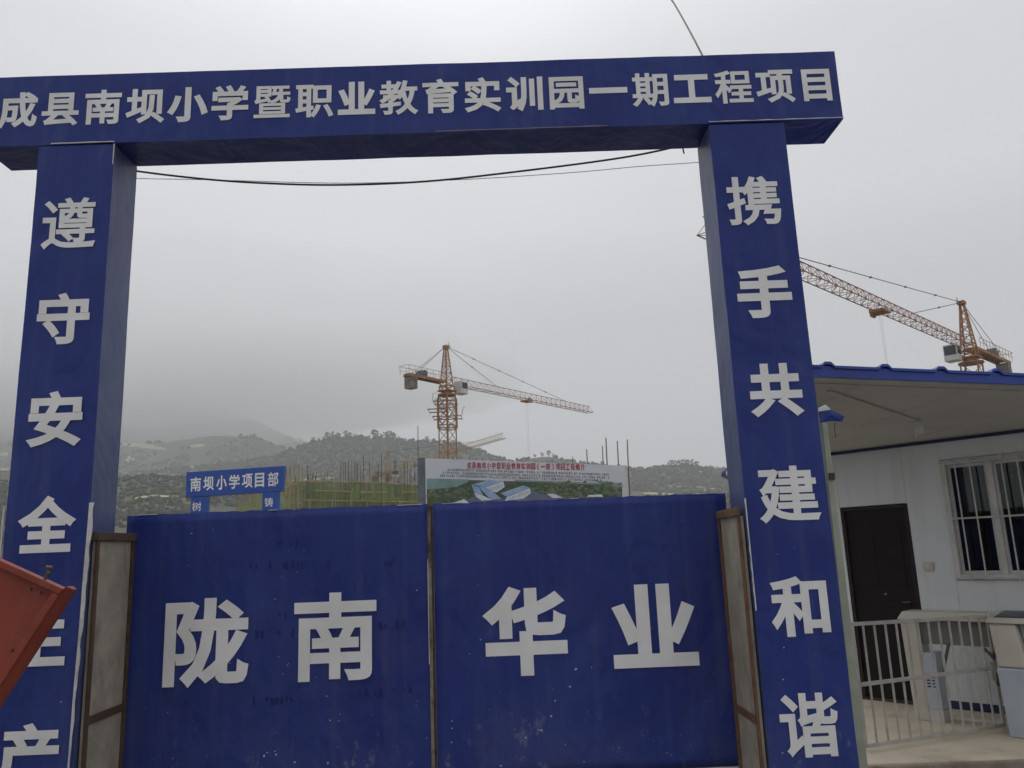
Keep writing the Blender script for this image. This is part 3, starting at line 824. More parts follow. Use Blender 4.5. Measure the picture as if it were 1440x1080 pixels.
for nm, x0, x1, sd in (('L', XL1, XL2, 4.0), ('R', XR1, XR2, 9.0)):
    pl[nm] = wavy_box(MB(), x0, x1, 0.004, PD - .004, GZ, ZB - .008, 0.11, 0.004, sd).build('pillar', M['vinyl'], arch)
    me = pl[nm].data; me.materials.append(M['vinyl_sheen'])
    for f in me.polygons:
        if abs(f.normal.x) > .8 and (f.normal.x > 0) == (nm == 'L'): f.material_index = 1      # inner faces get the paler vinyl with sky sheen painted in
for (ch, x0, x1, z0, z1) in (('遵', -3.451, -3.041, 4.179, 4.596), ('守', -3.432, -3.043, 3.435, 3.831), ('安', -3.437, -3.043, 2.675, 3.083), ('全', -3.444, -3.035, 1.93, 2.326),
                             ('生', -3.454, -3.047, 1.172, 1.55), ('产', -3.449, -3.042, 0.42, 0.809)):
    char_flat(ch, x0, x1, z0, z1, -.0035, M['letter'], pl['L'])
for (ch, x0, x1, z0, z1) in (('携', 1.776, 2.186, 4.18, 4.583), ('手', 1.783, 2.194, 3.445, 3.851), ('共', 1.8, 2.19, 2.698, 3.095), ('建', 1.787, 2.228, 1.938, 2.339),
                             ('和', 1.798, 2.202, 1.166, 1.569), ('谐', 1.785, 2.183, 0.391, 0.799)):
    char_flat(ch, x0, x1, z0, z1, -.0035, M['letter'], pl['R'])
# frayed pale edges where the vinyl is folded round the frame
def frayed(p, q, w, parent, n=26, seed=0, name='frayed_edge', mat='torn', taper=True):
    r = random.Random(seed); p, q = Vector(p), Vector(q); d = (q - p).normalized()
    s = Vector((d.z, 0, -d.x)) if abs(d.y) < .9 else Vector((0, 0, 1))
    mb = MB(); a = []; b = []
    for i in range(n + 1):
        t = i / n; c = p + (q - p) * t
        ww = w * (.8 + .5 * noise.noise(Vector((t * n * .35, seed, 4.0)))) * ((1 - t * .65) if taper else 1)
        jit = noise.noise(Vector((t * 3.1, seed * 7.3, 0))) * w * .12
        a.append(c + s * jit); b.append(c + s * (jit + ww))
    for i in range(n):
        mb.hexa([a[i], a[i + 1], a[i + 1] + Vector((0, .006, 0)), a[i] + Vector((0, .006, 0)), b[i], b[i + 1], b[i + 1] + Vector((0, .006, 0)), b[i] + Vector((0, .006, 0))])
    return mb.build(name, M[mat], parent)
frayed((-2.945, -.014, 2.265), (-2.975, -.014, .50), -.042, pl['L'], 40, 2)
frayed((-3.54, -.012, 2.26), (-3.548, -.012, 1.2), .014, pl['L'], 20, 3)
frayed((XR1 + .004, -.012, 2.12), (XR1 + .004, -.012, 1.35), .010, pl['R'], 40, 5, taper=False)
frayed((XL2 - .001, -.012, 5.03), (XL2 - .001, -.012, 4.86), -.012, pl['L'], 8, 6)
frayed((XR1, -.013, ZB + .006), (XB1, -.013, ZB + .006), -.007, beam, 30, 7, mat='channel', taper=False)
frayed((XL1 + .1, -.013, ZB + .002), (XL2, -.013, ZB + .002), -.010, beam, 16, 8, mat='channel', taper=False)
frayed((-.45, -.013, ZB + .003), (.9, -.013, ZB + .003), -.004, beam, 30, 9, mat='board', taper=False)
# torn flap of vinyl beside the right pillar
fl = MB()
fp = [at(x, y, .02) for x, y in ((1150, 571), (1158, 569), (1170, 577), (1187, 586), (1184, 593), (1168, 592), (1153, 595))]
cen = sum(fp, Vector()) / len(fp)
for a, b in zip(fp, fp[1:] + fp[:1]): fl.poly([cen + Vector((0, -.012, 0)), a, b])
o = fl.build('torn_flap', M['vinyl'], pl['R']); sm = o.modifiers.new('thickness', 'SOLIDIFY'); sm.thickness = .004
fl = MB(); fl.poly([at(x, y, .012) for x, y in ((1151, 573), (1160, 569), (1169, 576), (1150, 579))])
o = fl.build('torn_flap', M['torn'], pl['R']); sm = o.modifiers.new('thickness', 'SOLIDIFY'); sm.thickness = .004
MB().tube([at(1174, 594, .02), at(1174, 606, .02), at(1175, 616, .02)], .003, 5).build('loose_thread', M['cable'], pl['R'])

# wicket post beside the pillar
po = MB(); po.hexa([(2.383, .30, GZ), (2.468, .30, GZ), (2.468, .37, GZ), (2.383, .37, GZ), (2.425, .30, 2.70), (2.468, .30, 2.70), (2.468, .37, 2.70), (2.425, .37, 2.70)])
pst = tag(po.build('wicket_post', M['post'], bevel=.006), 'pale greenish steel post against the right pillar carrying the wicket', 'post')
MB().box((2.43, .285, 2.25), (2.472, .298, 2.30)).build('clamp', M['rust'], pst)
MB().box((2.375, .285, .86), (2.40, .298, 1.02)).build('hinge', M['rust'], pst)

# ================================================================== GATE LEAVES
GY = .667
def leaf(x0, x1, zb, label, chars, seed):
    r = empty('gate_leaf', ((x0 + x1) / 2, GY, GZ), label, 'gate', 'pair of blue gate leaves')
    mb = MB(); nx, nz = 34, 30
    rr = random.Random(seed)
    ragged = [rr.uniform(-.006, .006) for _ in range(nx + 1)]
    def fn(u, v):
        x = x0 + (x1 - x0) * u; z = zb + (2.206 - zb) * v
        d = noise.noise(Vector((x * 1.6, z * 1.3, seed))) * .008 + noise.noise(Vector((x * 5, z * 4, seed))) * .002
        if v > .98: z += ragged[round(u * nx)]
        return (x, GY + d, z)
    mb.grid(fn, nx, nz)
    cl = mb.build('banner_cloth', M['vinyl'], r, smooth=True)
    sm = cl.modifiers.new('thickness', 'SOLIDIFY'); sm.thickness = .004; sm.offset = 1
    f = MB()
    f.box((x0, GY + .02, zb - .02), (x0 + .045, GY + .065, 2.19)); f.box((x1 - .045, GY + .02, zb - .02), (x1, GY + .065, 2.19))
    f.box((x0 + .046, GY + .02, 2.145), (x1 - .046, GY + .065, 2.19)); f.box((x0 + .046, GY + .02, zb - .02), (x1 - .046, GY + .065, zb + .025)); f.box((x0 + .046, GY + .02, 1.1), (x1 - .046, GY + .065, 1.145))
    f.build('steel_frame', M['rust'], r)
    for ch, a, b, c, d in chars: char_flat(ch, a, b, c, d, GY - .016, M['letter'], r, k=1.0)
    # pale crumpled fringe where the cloth is folded over the top rail
    for (a, b) in ((.03, .10), (.47, .50), (.90, .985)):
        if True:
            frayed((x0 + (x1 - x0) * a, GY - .008, 2.203), (x0 + (x1 - x0) * b, GY - .008, 2.205), -.006, r, 12, seed + a, taper=False)
    return r
lf = leaf(-2.985, -.630, .16, 'left blue gate leaf with two large white characters and tan board on its left',
     [('陇', -2.644, -1.999, .901, 1.553), ('南', -1.659, -1.029, .91, 1.557)], 1.5)
rf = leaf(-.583, 1.735, .195, 'right blue gate leaf with two large white characters below the picture billboard',
     [('华', -.218, .425, .89, 1.549), ('业', .771, 1.421, .914, 1.527)], 7.5)
gp = MB(); rg = random.Random(4)
for (xa, ya, xb, yb) in ((350, 797, 460, 793), (378, 765, 436, 762), (350, 893, 412, 890), (520, 880, 566, 878), (356, 986, 408, 983), (505, 975, 578, 970), (385, 866, 404, 864), (540, 790, 566, 788)):
    x = xa
    while x < xb:
        y = ya + (yb - ya) * (x - xa) / (xb - xa) + rg.uniform(-2, 2); h_ = rg.uniform(4, 14); w_ = rg.uniform(1.5, 5)
        if rg.random() < .7: gp.poly([at(x, y + h_ / 2, GY - .0125), at(x + w_, y + h_ / 2, GY - .0125), at(x + w_, y - h_ / 2, GY - .0125), at(x, y - h_ / 2, GY - .0125)])
        x += rg.uniform(4, 9)
gp.build('show_through_print', M['vinyl_dark'], lf)['kind'] = 'stuff'
# meeting edge of the leaves: half painted iron with bolts
e = MB(); e.box((-.628, GY - .004, .05), (-.606, GY + .016, 2.20)); e.build('meeting_edge', M['edge_iron'], lf)
e = MB(); e.box((-.6045, GY + .01, .1), (-.587, GY + .03, 2.19)); e.build('meeting_edge', M['rust'], rf)
for z in (1.72, 1.12, .72, .38):
    MB().tube([(-.606, GY - .012, z), (-.606, GY + .005, z)], .010, 8).build('bolt', M['bolt'], lf)
e = MB(); e.box((-.633, GY - .008, 1.0), (-.628, GY, 1.78)); e.build('bare_edge', M['torn'], lf)
# tan tarpaulin strip seen below the leaves on the right
frayed((.9, GY - .01, .19), (1.735, GY - .01, .19), .014, rf, 26, 12, taper=False)

# tan infill boards between pillars and leaves
def infill(x, y0, y1, label, rustmat, cross, side):
    r = empty('infill_panel', (x, (y0 + y1) / 2, GZ), label, 'panel', 'tan boards beside the gate leaves')
    t = .02
    MB().box((x - t / 2, y0 + .01, GZ + .01), (x + t / 2, y1 - .01, 2.0)).build('board', M['board'], r)
    w = .042
    for a, b in ((y0, y0 + w * .9), (y1 - w, y1)):
        MB().box((x + side * .011, a, GZ + .01), (x + side * .03, b, 2.0)).build('frame_bar', rustmat, r, bevel=.003)
    MB().box((x - .015, y0 - .01, 2.002), (x + side * .034, y1 + .005, 2.062)).build('frame_bar', rustmat, r, bevel=.003)
    MB().box((x + side * .0105, y0 + w, cross), (x + side * .022, y1 - w - .002, cross + .055)).build('cross_bar', rustmat, r, bevel=.003)
    return r
infill(-2.925, .045, .640, 'weathered tan board in a dark rusty frame left of the gate leaves', M['rust'], .765, 1)
infill(1.675, .045, .640, 'weathered tan board in an orange rusty frame beside the right pillar', M['rust_orange'], .585, -1)

# ================================================================== CABLES
def sag_cable(name, pts, r, mat, label):
    # smooth through the given points
    P = [Vector(p) for p in pts]; out = []
    n = len(P)
    for i in range(n - 1):
        p0, p1, p2, p3 = P[max(i - 1, 0)], P[i], P[i + 1], P[min(i + 2, n - 1)]
        for k in range(8):
            t = k / 8
            out.append(0.5 * ((2 * p1) + (p2 - p0) * t + (2 * p0 - 5 * p1 + 4 * p2 - p3) * t * t + (3 * p1 - p0 - 3 * p2 + p3) * t ** 3))
    out.append(P[-1])
    return tag(MB().tube(out, r, 6).build(name, mat, smooth=True), label, 'cable')
sag_cable('power_cable', [at(150, 231, .6), at(192, 240.5, .6), at(290, 252, .6), at(380, 258, .6), at(480, 260, .6), at(600, 255, .6), at(730, 241, .6), at(860, 224, .6), at(935, 210, .6), at(985, 196, .6)], .0085, M['cable'],
          'thick black cable sagging beneath the blue beam from pillar to pillar')
sag_cable('thin_wire', [at(150, 249, .8), at(192, 251, .8), at(300, 253, .8), at(480, 257.5, .8), at(640, 253, .8), at(800, 243, .8), at(900, 234, .8), at(985, 228, .8), at(1040, 222, .8)], .003, M['wire'],
          'very thin grey wire sagging just below the thick black cable')
sag_cable('stay_wire', [(1.77, .2, 5.65), (1.72, .1, 5.72), at(945, 0, 1.5), at(905, -60, 3.0), at(700, -380, 8.0)], .008, M['wire'],
          'grey wire slanting up from the top of the blue beam into the sky')
MB_ = MB(); MB_.tube([at(960, 208, .42), at(962, 216, .42)], .006, 6); tag(MB_.build('cable_clip', M['cable']), 'tiny black clip hanging under the beam near the right pillar', 'clip')

# ================================================================== WICKET FENCE
FO = Vector((3.04, 1.716, 0)); FT = Vector((1.555, .575, 0)).normalized(); FN = Vector((-FT.y, FT.x, 0))
wk = empty('wicket_gate', FO, 'low galvanised pipe wicket gate with vertical bars across the pavement', 'gate')
FL = 1.67
def fpnt(s, z): return FO + FT * s + Vector((0, 0, z))
ztop = lambda s: 1.065 - .035 * s / FL
for z0, z1 in ((1.065, 1.03), (.55, .56), (.045, .045)):
    MB().bar(fpnt(-.02, z0), fpnt(FL, z1), .028, .032).build('rail', M['fence'], wk, bevel=.003)
for s in (0.0, FL - .012):
    MB().bar(fpnt(s, .03), fpnt(s, 1.05), .03, .03, up=(0, 1, 0)).build('end_post', M['fence'], wk, bevel=.003)
for k in range(1, 13):
    s = k * FL / 13
    MB().tube([fpnt(s, .06), fpnt(s, ztop(s) - .014)], .0108, 8).build('bar', M['fence'], wk)
MB().obox(FO, FT, FN, (FL - .10, -.03, .45), (FL - .02, -.016, .62)).build('latch_plate', M['cream'], wk)
lt = MB(); lt.tube([fpnt(FL - .04, .52) - FN * .035, fpnt(FL - .04, .44) - FN * .035], .009, 8); lt.box(tuple(fpnt(FL - .06, .40) - FN * .05), tuple(fpnt(FL - .02, .445) - FN * .03))
lt.build('padlock', M['bolt'], wk)

# ================================================================== TURNSTILE
TO = Vector((4.163, 2.767, 0)); TT = WT; TN = WN
ts = empty('tripod_turnstile', TO, 'cream arched pedestrian turnstile housing behind the wicket gate', 'turnstile')
def tp(s, d, z): return TO + TT * s + TN * d + Vector((0, 0, z))
# left leg with a slightly flared foot
mb = MB(); mb.hexa([tp(-.17, 0, 0), tp(-.03, 0, 0), tp(-.03, .25, 0), tp(-.17, .25, 0), tp(-.20, 0, .975), tp(-.04, 0, .975), tp(-.04, .25, .975), tp(-.20, .25, .975)])
mb.build('leg', M['cream'], ts, bevel=.012)
mb = MB(); mb.hexa([tp(.755, -.235, .60), tp(1.0, -.235, .60), tp(1.0, .25, .60), tp(.75, .25, .60), tp(.70, -.16, .985), tp(.93, -.16, .985), tp(.93, .25, .985), tp(.70, .25, .985)])
mb.build('upper_body', M['cream'], ts, bevel=.02)
mb = MB(); mb.hexa([tp(1.003, -.14, .60), tp(1.55, -.14, .60), tp(1.55, .25, .60), tp(1.003, .25, .60), tp(.935, -.10, .985), tp(1.5, -.10, .985), tp(1.5, .25, .985), tp(.935, .25, .985)])
mb.build('upper_body', M['grey_coat'], ts, bevel=.02)
mb = MB(); mb.hexa([tp(.776, -.262, .0), tp(1.6, -.262, .0), tp(1.6, .25, .0), tp(.776, .25, .0), tp(.745, -.25, .597), tp(1.6, -.25, .597), tp(1.6, .25, .597), tp(.745, .25, .597)])
mb.build('lower_body', M['blue_grey'], ts, bevel=.015)
mb = MB(); mb.hexa([tp(-.22, -.03, .978), tp(.68, -.03, .978), tp(.68, .28, .978), tp(-.22, .28, .978), tp(-.17, .01, 1.06), tp(.66, .01, 1.06), tp(.66, .24, 1.06), tp(-.17, .24, 1.06)])
mb.build('top_cover', M['cream'], ts, bevel=.012)
mb = MB(); mb.hexa([tp(.685, -.19, .988), tp(1.52, -.19, .988), tp(1.52, .28, .988), tp(.685, .28, .988), tp(.69, -.13, 1.03), tp(1.5, -.13, 1.03), tp(1.5, .24, 1.075), tp(.69, .24, 1.075)])
mb.build('top_cover', M['cream'], ts, bevel=.008)
mb = MB(); mb.hexa([tp(.73, -.105, 1.028), tp(1.2, -.105, 1.028), tp(1.2, .20, 1.066), tp(.73, .20, 1.066), tp(.74, -.10, 1.040), tp(1.19, -.10, 1.040), tp(1.19, .19, 1.077), tp(.74, .19, 1.077)])
mb.build('reader_window', M['dark_acrylic'], ts)
MB().obox(TO, TT, TN, (-.035, .06, .74), (.715, .20, .976)).build('housing', M['housing'], ts)
bx_ = MB().obox(TO, TT, TN, (-.028, -.01, .12), (.115, .20, .66)).build('control_box', M['blue_grey'], ts, bevel=.006)
MB().obox(TO, TT, TN, (-.028, -.004, .0), (.115, .19, .119)).build('plinth', M['channel'], ts)
for col_ in (0.0, .055):
    for k in range(4):
        MB().obox(TO, TT, TN, (.0 + col_, -.0135, .33 + .03 * k), (.035 + col_, -.011, .342 + .03 * k)).build('vent', M['dark_acrylic'], bx_)
def on_ts(px, py, d): return hit(px, py, TO + TN * d, TN)
for a, b in (((1334, 905, .04), (1325, 950, -.10)), ((1384, 912, .02), (1398, 926, -.06)), ((1398, 926, -.06), (1398, 917, .03))):
    MB().tube([on_ts(*a), on_ts(*b)], .015, 10).build('arm', M['bolt'], ts)
MB().bar(tp(.12, .1, .04), tp(.66, .1, .05), .02, .02).build('foot_rail', M['cream'], ts)
# ================================================================== RED TIPPER BODY
RY = -2.4
tb = empty('tipping_body', (-2.9, RY, GZ), 'raised red steel tipping body with a latch at its corner', 'truck body')
RC = Vector((-1.804, RY, 1.729)); du = Vector((-.906, 0, .423)); dv = Vector((-.516, 0, -.857)).normalized()
def rp(a, b, y=0): return RC + du * a + dv * b + Vector((0, y, 0))
mb = MB(); A_, B_ = 1.9, 1.35
mb.hexa([rp(.03, .03, .012), rp(A_, .03, .012), rp(A_, B_, .012), rp(.03, B_, .012), rp(.03, .03, .022), rp(A_, .03, .022), rp(A_, B_, .022), rp(.03, B_, .022)])
mb.build('side_panel', M['red'], tb)
mb = MB()
mb.hexa([rp(0, 0, -.018), rp(A_, 0, -.018), rp(A_, .028, -.018), rp(0, .028, -.018), rp(0, 0, .024), rp(A_, 0, .024), rp(A_, .028, .024), rp(0, .028, .024)])
mb.build('rim', M['red'], tb, bevel=.004)
mb = MB()
mb.hexa([rp(0, .0285, -.018), rp(.030, .0285, -.018), rp(.030, B_, -.018), rp(0, B_, -.018), rp(0, .0285, .024), rp(.030, .0285, .024), rp(.030, B_, .024), rp(0, B_, .024)])
mb.build('rim', M['red'], tb, bevel=.004)
# folded outer lip on the slanting edge
mb = MB(); mb.hexa([rp(-.022, -.004, .02), rp(-.001, -.012, -.014), rp(-.001, B_, -.014), rp(-.020, B_, .02), rp(-.024, -.004, .05), rp(-.001, -.012, .05), rp(-.001, B_, .05), rp(-.022, B_, .05)])
mb.build('lip', M['red'], tb, bevel=.003)
for b0 in (.20, .29, .60, .90):
    a0 = .16 if b0 < .25 else .21
    mb = MB(); mb.hexa([rp(a0, b0, .0115), rp(A_ - .1, b0, .0115), rp(A_ - .1, b0 + .05, .0115), rp(a0, b0 + .05, .0115), rp(a0 + .03, b0 + .014, -.004), rp(A_ - .13, b0 + .014, -.004), rp(A_ - .13, b0 + .036, -.004), rp(a0 + .03, b0 + .036, -.004)])
    mb.build('rib', M['red'], tb, bevel=.006)
for px, py in ((43, 828), (57, 834), (52, 870), (17, 914)):
    q = at(px, py, RY + .011)
    MB().tube([q, q + Vector((0, -.008, 0))], .0055, 8).build('bolt', M['bolt'], tb)
q0, q1 = at(62, 815, RY), at(69, 799, RY)
lt = MB(); lt.tube([q0 + Vector((0, 0, -.01)), q1], .0065, 8); lt.tube([q1 + Vector((-.012, 0, .004)), q1 + Vector((.014, 0, .001))], .008, 8); lt.tube([q1 + Vector((-.004, 0, -.016)), q1 + Vector((.008, 0, -.02))], .009, 8)
lt.build('latch', M['bolt'], tb)
# chassis and wheel, outside the photograph
mb = MB(); mb.bar(rp(1.5, .75, .3), Vector((-3.35, RY + .3, .45)), .08); mb.bar(Vector((-4.8, RY + .3, .42)), Vector((-3.0, RY + .3, .42)), .1, .12); mb.bar(rp(1.5, 1.3, .3), Vector((-3.9, RY + .3, .45)), .08)
mb.bar(rp(.5, 1.3, .04), rp(.5, 1.3, .8), .06); mb.bar(rp(1.6, 1.3, .04), rp(1.6, 1.3, .8), .06)
mb.build('chassis', M['rust'], tb)
mb = MB(); mb.tube([(-4.1, RY + .16, GZ + .33), (-4.1, RY + .36, GZ + .33)], .33, 24); wh = mb.build('wheel', M['cable'], tb, bevel=.03)
mb = MB(); mb.tube([(-4.1, RY + .14, GZ + .33), (-4.1, RY + .37, GZ + .33)], .16, 16); mb.build('hub', M['cab'], wh)

# ================================================================== SMALL BLUE SIGN ARCH BEHIND
SY = 20.0
sg = empty('project_sign', (at(330, 680, SY).x, SY, GZ), 'small bright blue sign arch with white characters behind the gate', 'sign')
def sq(px, py): q = at(px, py, SY); return q
a, b, c, d = sq(262, 664), sq(400, 655), sq(397.5, 690.5), sq(261, 699.5)
ztop_, zbot_ = (a.z + b.z) / 2, (c.z + d.z) / 2
th = .25
mb = MB(); mb.hexa([d, c, c + Vector((0, th, 0)), d + Vector((0, th, 0)), a, b, b + Vector((0, th, 0)), a + Vector((0, th, 0))])
bd = mb.build('board', M['sign_blue'], sg, bevel=.01)
posts = []
for x0, x1 in ((268.5, 291.5), (369, 391.5)):
    p0, p1 = sq(x0, 699 - (x0 - 268) * .085), sq(x1, 699 - (x0 - 268) * .085)
    mb = MB(); mb.box((p0.x, SY + .01, GZ), (p1.x, SY + th - .01, p0.z - .0)); posts.append(mb.build('post', M['sign_blue'], sg, bevel=.01))
for i, ch in enumerate('南坝小学项目部'):
    x0 = 267.5 + i * 18.15; x1 = x0 + 15.0 - (2 if ch in '目' else 0)
    yb = 691.5 - (x0 - 267) * .066; yt = 671.5 - (x0 - 267) * .066
    P00, P10, P01 = at(x0, yb, SY - .012), at(x1, yb - .9, SY - .012), at(x0 + .4, yt, SY - .012)
    character(ch, lambda u, v, P00=P00, P10=P10, P01=P01: P00 + (P10 - P00) * u + (P01 - P00) * v, M['letter'], bd, k=.8)
for j, (ch, x0, x1, y0, y1) in enumerate((('树', 270, 283, 706, 719), ('铸', 372, 384, 700, 713))):
    P00, P10, P01 = at(x0, y1, SY - .004), at(x1, y1 - .5, SY - .004), at(x0, y0, SY - .004)
    character(ch, lambda u, v, P00=P00, P10=P10, P01=P01: P00 + (P10 - P00) * u + (P01 - P00) * v, M['letter'], posts[j], k=.8)

# ================================================================== PICTURE BILLBOARD
bbA = at(598, 643.5, 30); bbB = at(878, 655.5, 36.5)
bn = Vector((bbB.y - bbA.y, -(bbB.x - bbA.x), 0)).normalized()      # towards the camera
bt = Vector((bbB.x - bbA.x, bbB.y - bbA.y, 0)).normalized()
BW = (Vector((bbB.x, bbB.y, 0)) - Vector((bbA.x, bbA.y, 0))).length
bb = empty('picture_billboard', (bbA.x + bt.x * BW / 2, bbA.y + bt.y * BW / 2, GZ), 'wide printed billboard with aerial campus picture and red title behind the gate', 'billboard')
zt, zb_ = (bbA.z + bbB.z) / 2, (bbA.z + bbB.z) / 2 - 3.0
bo = Vector((bbA.x, bbA.y, 0))
def bq(s, d, z): return bo + bt * s - bn * d + Vector((0, 0, z))
M['bb_paper'] = material('billboard_paper', (0.60, 0.62, 0.66), 0.6, var=(0.52, 0.55, 0.60), scale=.6)
def flatmat(n_, c, v=None, sc=2.0): return material(n_, c, .6, var=v, scale=sc, detail=5)
mb = MB(); mb.hexa([bq(0, 0, zb_), bq(BW, 0, zb_), bq(BW, .03, zb_), bq(0, .03, zb_), bq(0, 0, zt), bq(BW, 0, zt), bq(BW, .03, zt), bq(0, .03, zt)])
prn = mb.build('print_sheet', M['bb_paper'], bb)
for s in (-.12, BW + .08, BW * .25, BW * .5, BW * .75):
    mb = MB(); tall = zt + .02 if s in (-.12, BW + .08) else zt - .1
    wd_ = .14 if s in (-.12, BW + .08) else .08
    mb.hexa([bq(s - wd_, .04, GZ), bq(s + wd_, .04, GZ), bq(s + wd_, .26, GZ), bq(s - wd_, .26, GZ), bq(s - wd_, .04, tall), bq(s + wd_, .04, tall), bq(s + wd_, .26, tall), bq(s - wd_, .26, tall)])
    mb.build('post', M['bb_back'] if s < 1 else M['channel'], bb)
def bhit(zx, zy, lift):                    # zoomed reading of the print: 590 + x/4.8, 630 + y/4.8
    return hit(590 + zx / 4.8, 630 + zy / 4.8, bo + bn * lift, bn)
def bpoly(mb, pts, lift): mb.poly([bhit(x, y, lift) for x, y in pts])
P_sky = flatmat('print_pale_sky', (.42, .50, .55), (.50, .56, .60), .5)
P_teal = flatmat('print_teal_hills', (.14, .24, .24), (.22, .33, .33), 1.2)
P_tree = flatmat('print_dark_trees', (.035, .06, .03), (.075, .10, .05), 4.0)
P_tree2 = flatmat('print_lighter_trees', (.17, .20, .12), (.07, .11, .055), 2.2)
P_blue = flatmat('print_blue_roofs', (.20, .32, .52), (.34, .44, .60), 3)
P_white = flatmat('print_pale_walls', (.66, .70, .74), (.50, .55, .62), 3)
P_road = flatmat('print_slate_road', (.09, .11, .19), (.14, .15, .22), 2)
P_red = flatmat('print_red_ink', (.42, .03, .06)); P_ink = flatmat('print_black_ink', (.04, .04, .06))
mb = MB(); bpoly(mb, [(50, 208), (700, 226), (1368, 254), (1368, 420), (50, 420)], .006); mb.build('picture', P_tree, prn)
mb = MB(); bpoly(mb, [(50, 205), (330, 212), (330, 228), (250, 262), (130, 275), (50, 280)], .012); bpoly(mb, [(640, 224), (1300, 252), (1368, 278), (1368, 262), (1240, 236), (640, 214)][::-1], .010)
bpoly(mb, [(1180, 215), (1370, 240), (1372, 268), (1260, 262)], .012); mb.build('picture', P_teal, prn)['kind'] = 'stuff'
mb = MB(); rb = random.Random(5)
for k in range(330):
    x = rb.uniform(55, 1360); y = rb.uniform(230, 345)
    if x < 330 and y < 270: continue
    if 340 < x < 760 and y > 225: continue
    s = rb.uniform(7, 19); n_ = 7; a0 = rb.uniform(0, 6)
    bpoly(mb, [(x + math.cos(a0 + j * 2 * math.pi / n_) * s * rb.uniform(.6, 1.2), y + math.sin(a0 + j * 2 * math.pi / n_) * s * .7 * rb.uniform(.6, 1.2)) for j in range(n_)][::-1], .014 + k * .00004)
mb.build('picture', P_tree2, prn)['kind'] = 'stuff'
mb = MB(); bpoly(mb, [(150, 420), (250, 375), (360, 330), (470, 365), (760, 290), (900, 330), (980, 350), (860, 420)], .030); mb.build('picture', P_road, prn)
mb = MB()
for q in ([(350, 248), (470, 215), (565, 222), (450, 262)], [(400, 262), (450, 255), (555, 345), (480, 350)], [(545, 305), (700, 252), (745, 268), (590, 330)], [(350, 250), (400, 262), (430, 320), (370, 300)]): bpoly(mb, q, .036)
mb.build('picture', P_blue, prn)['kind'] = 'stuff'
mb = MB()
for q in ([(450, 264), (565, 224), (575, 262), (520, 300), (480, 290)], [(590, 332), (745, 270), (752, 305), (700, 342), (575, 358)], [(370, 302), (430, 322), (490, 352), (420, 355), (380, 330)], [(215, 372), (300, 345), (335, 372)], [(860, 310), (905, 308), (965, 335), (900, 338)], [(1140, 318), (1230, 312), (1240, 330), (1130, 330)]): bpoly(mb, q, .042)
mb.build('picture', P_white, prn)['kind'] = 'stuff'
mb = MB()
for bx0, by0, bx1, by1, nn, rows in ((468, 272, 562, 240, 9, 3), (600, 336, 742, 284, 12, 3)):
    for i in range(nn):
        for j in range(rows):
            x = bx0 + (bx1 - bx0) * i / nn; y = by0 + (by1 - by0) * i / nn + j * 9
            bpoly(mb, [(x, y), (x, y + 4.5), (x + 5, y + 3), (x + 5, y - 1.5)], .048)
mb.build('picture', P_road, prn)['kind'] = 'stuff'
BT = '成县南坝小学暨职业教育实训园(一期)项目工程简介'
for i, ch in enumerate(BT):
    t = i / len(BT); x0 = 320 + 800 * t; x1 = x0 + 800 / len(BT) * .86
    if ch in '()': x0 += 8; x1 -= 8
    yb = 139 + t * 12; yt = yb - 44
    if ch == '一': yb -= 18; yt += 18
    P00, P10, P01 = bhit(x0, yb, .02), bhit(x1, yb + .4, .02), bhit(x0, yt, .02)
    character(ch, lambda u, v, P00=P00, P10=P10, P01=P01: P00 + (P10 - P00) * u + (P01 - P00) * v, P_red, prn, k=.6)
mb = MB(); rb = random.Random(9)
for line, (xa, xb, y) in enumerate(((190, 1280, 140), (140, 1280, 160), (140, 1230, 180))):
    x = xa
    while x < xb:
        yy = y + (x - xa) * .031
        if rb.random() < .09: x += 9; continue
        for (dx, dy, w, h) in ((0, 0, 8, 2.4), (0, 6, 8, 2.2), (2.2, -2, 2.2, 13), (0, 11, 7.5, 2)):
            if rb.random() < .8: bpoly(mb, [(x + dx, yy + dy), (x + dx, yy + dy + h), (x + dx + w, yy + dy + h), (x + dx + w, yy + dy)], .018 + .002 * (dx > 0))
        x += 11.5
mb.build('fine_print', P_ink, prn)['kind'] = 'stuff'

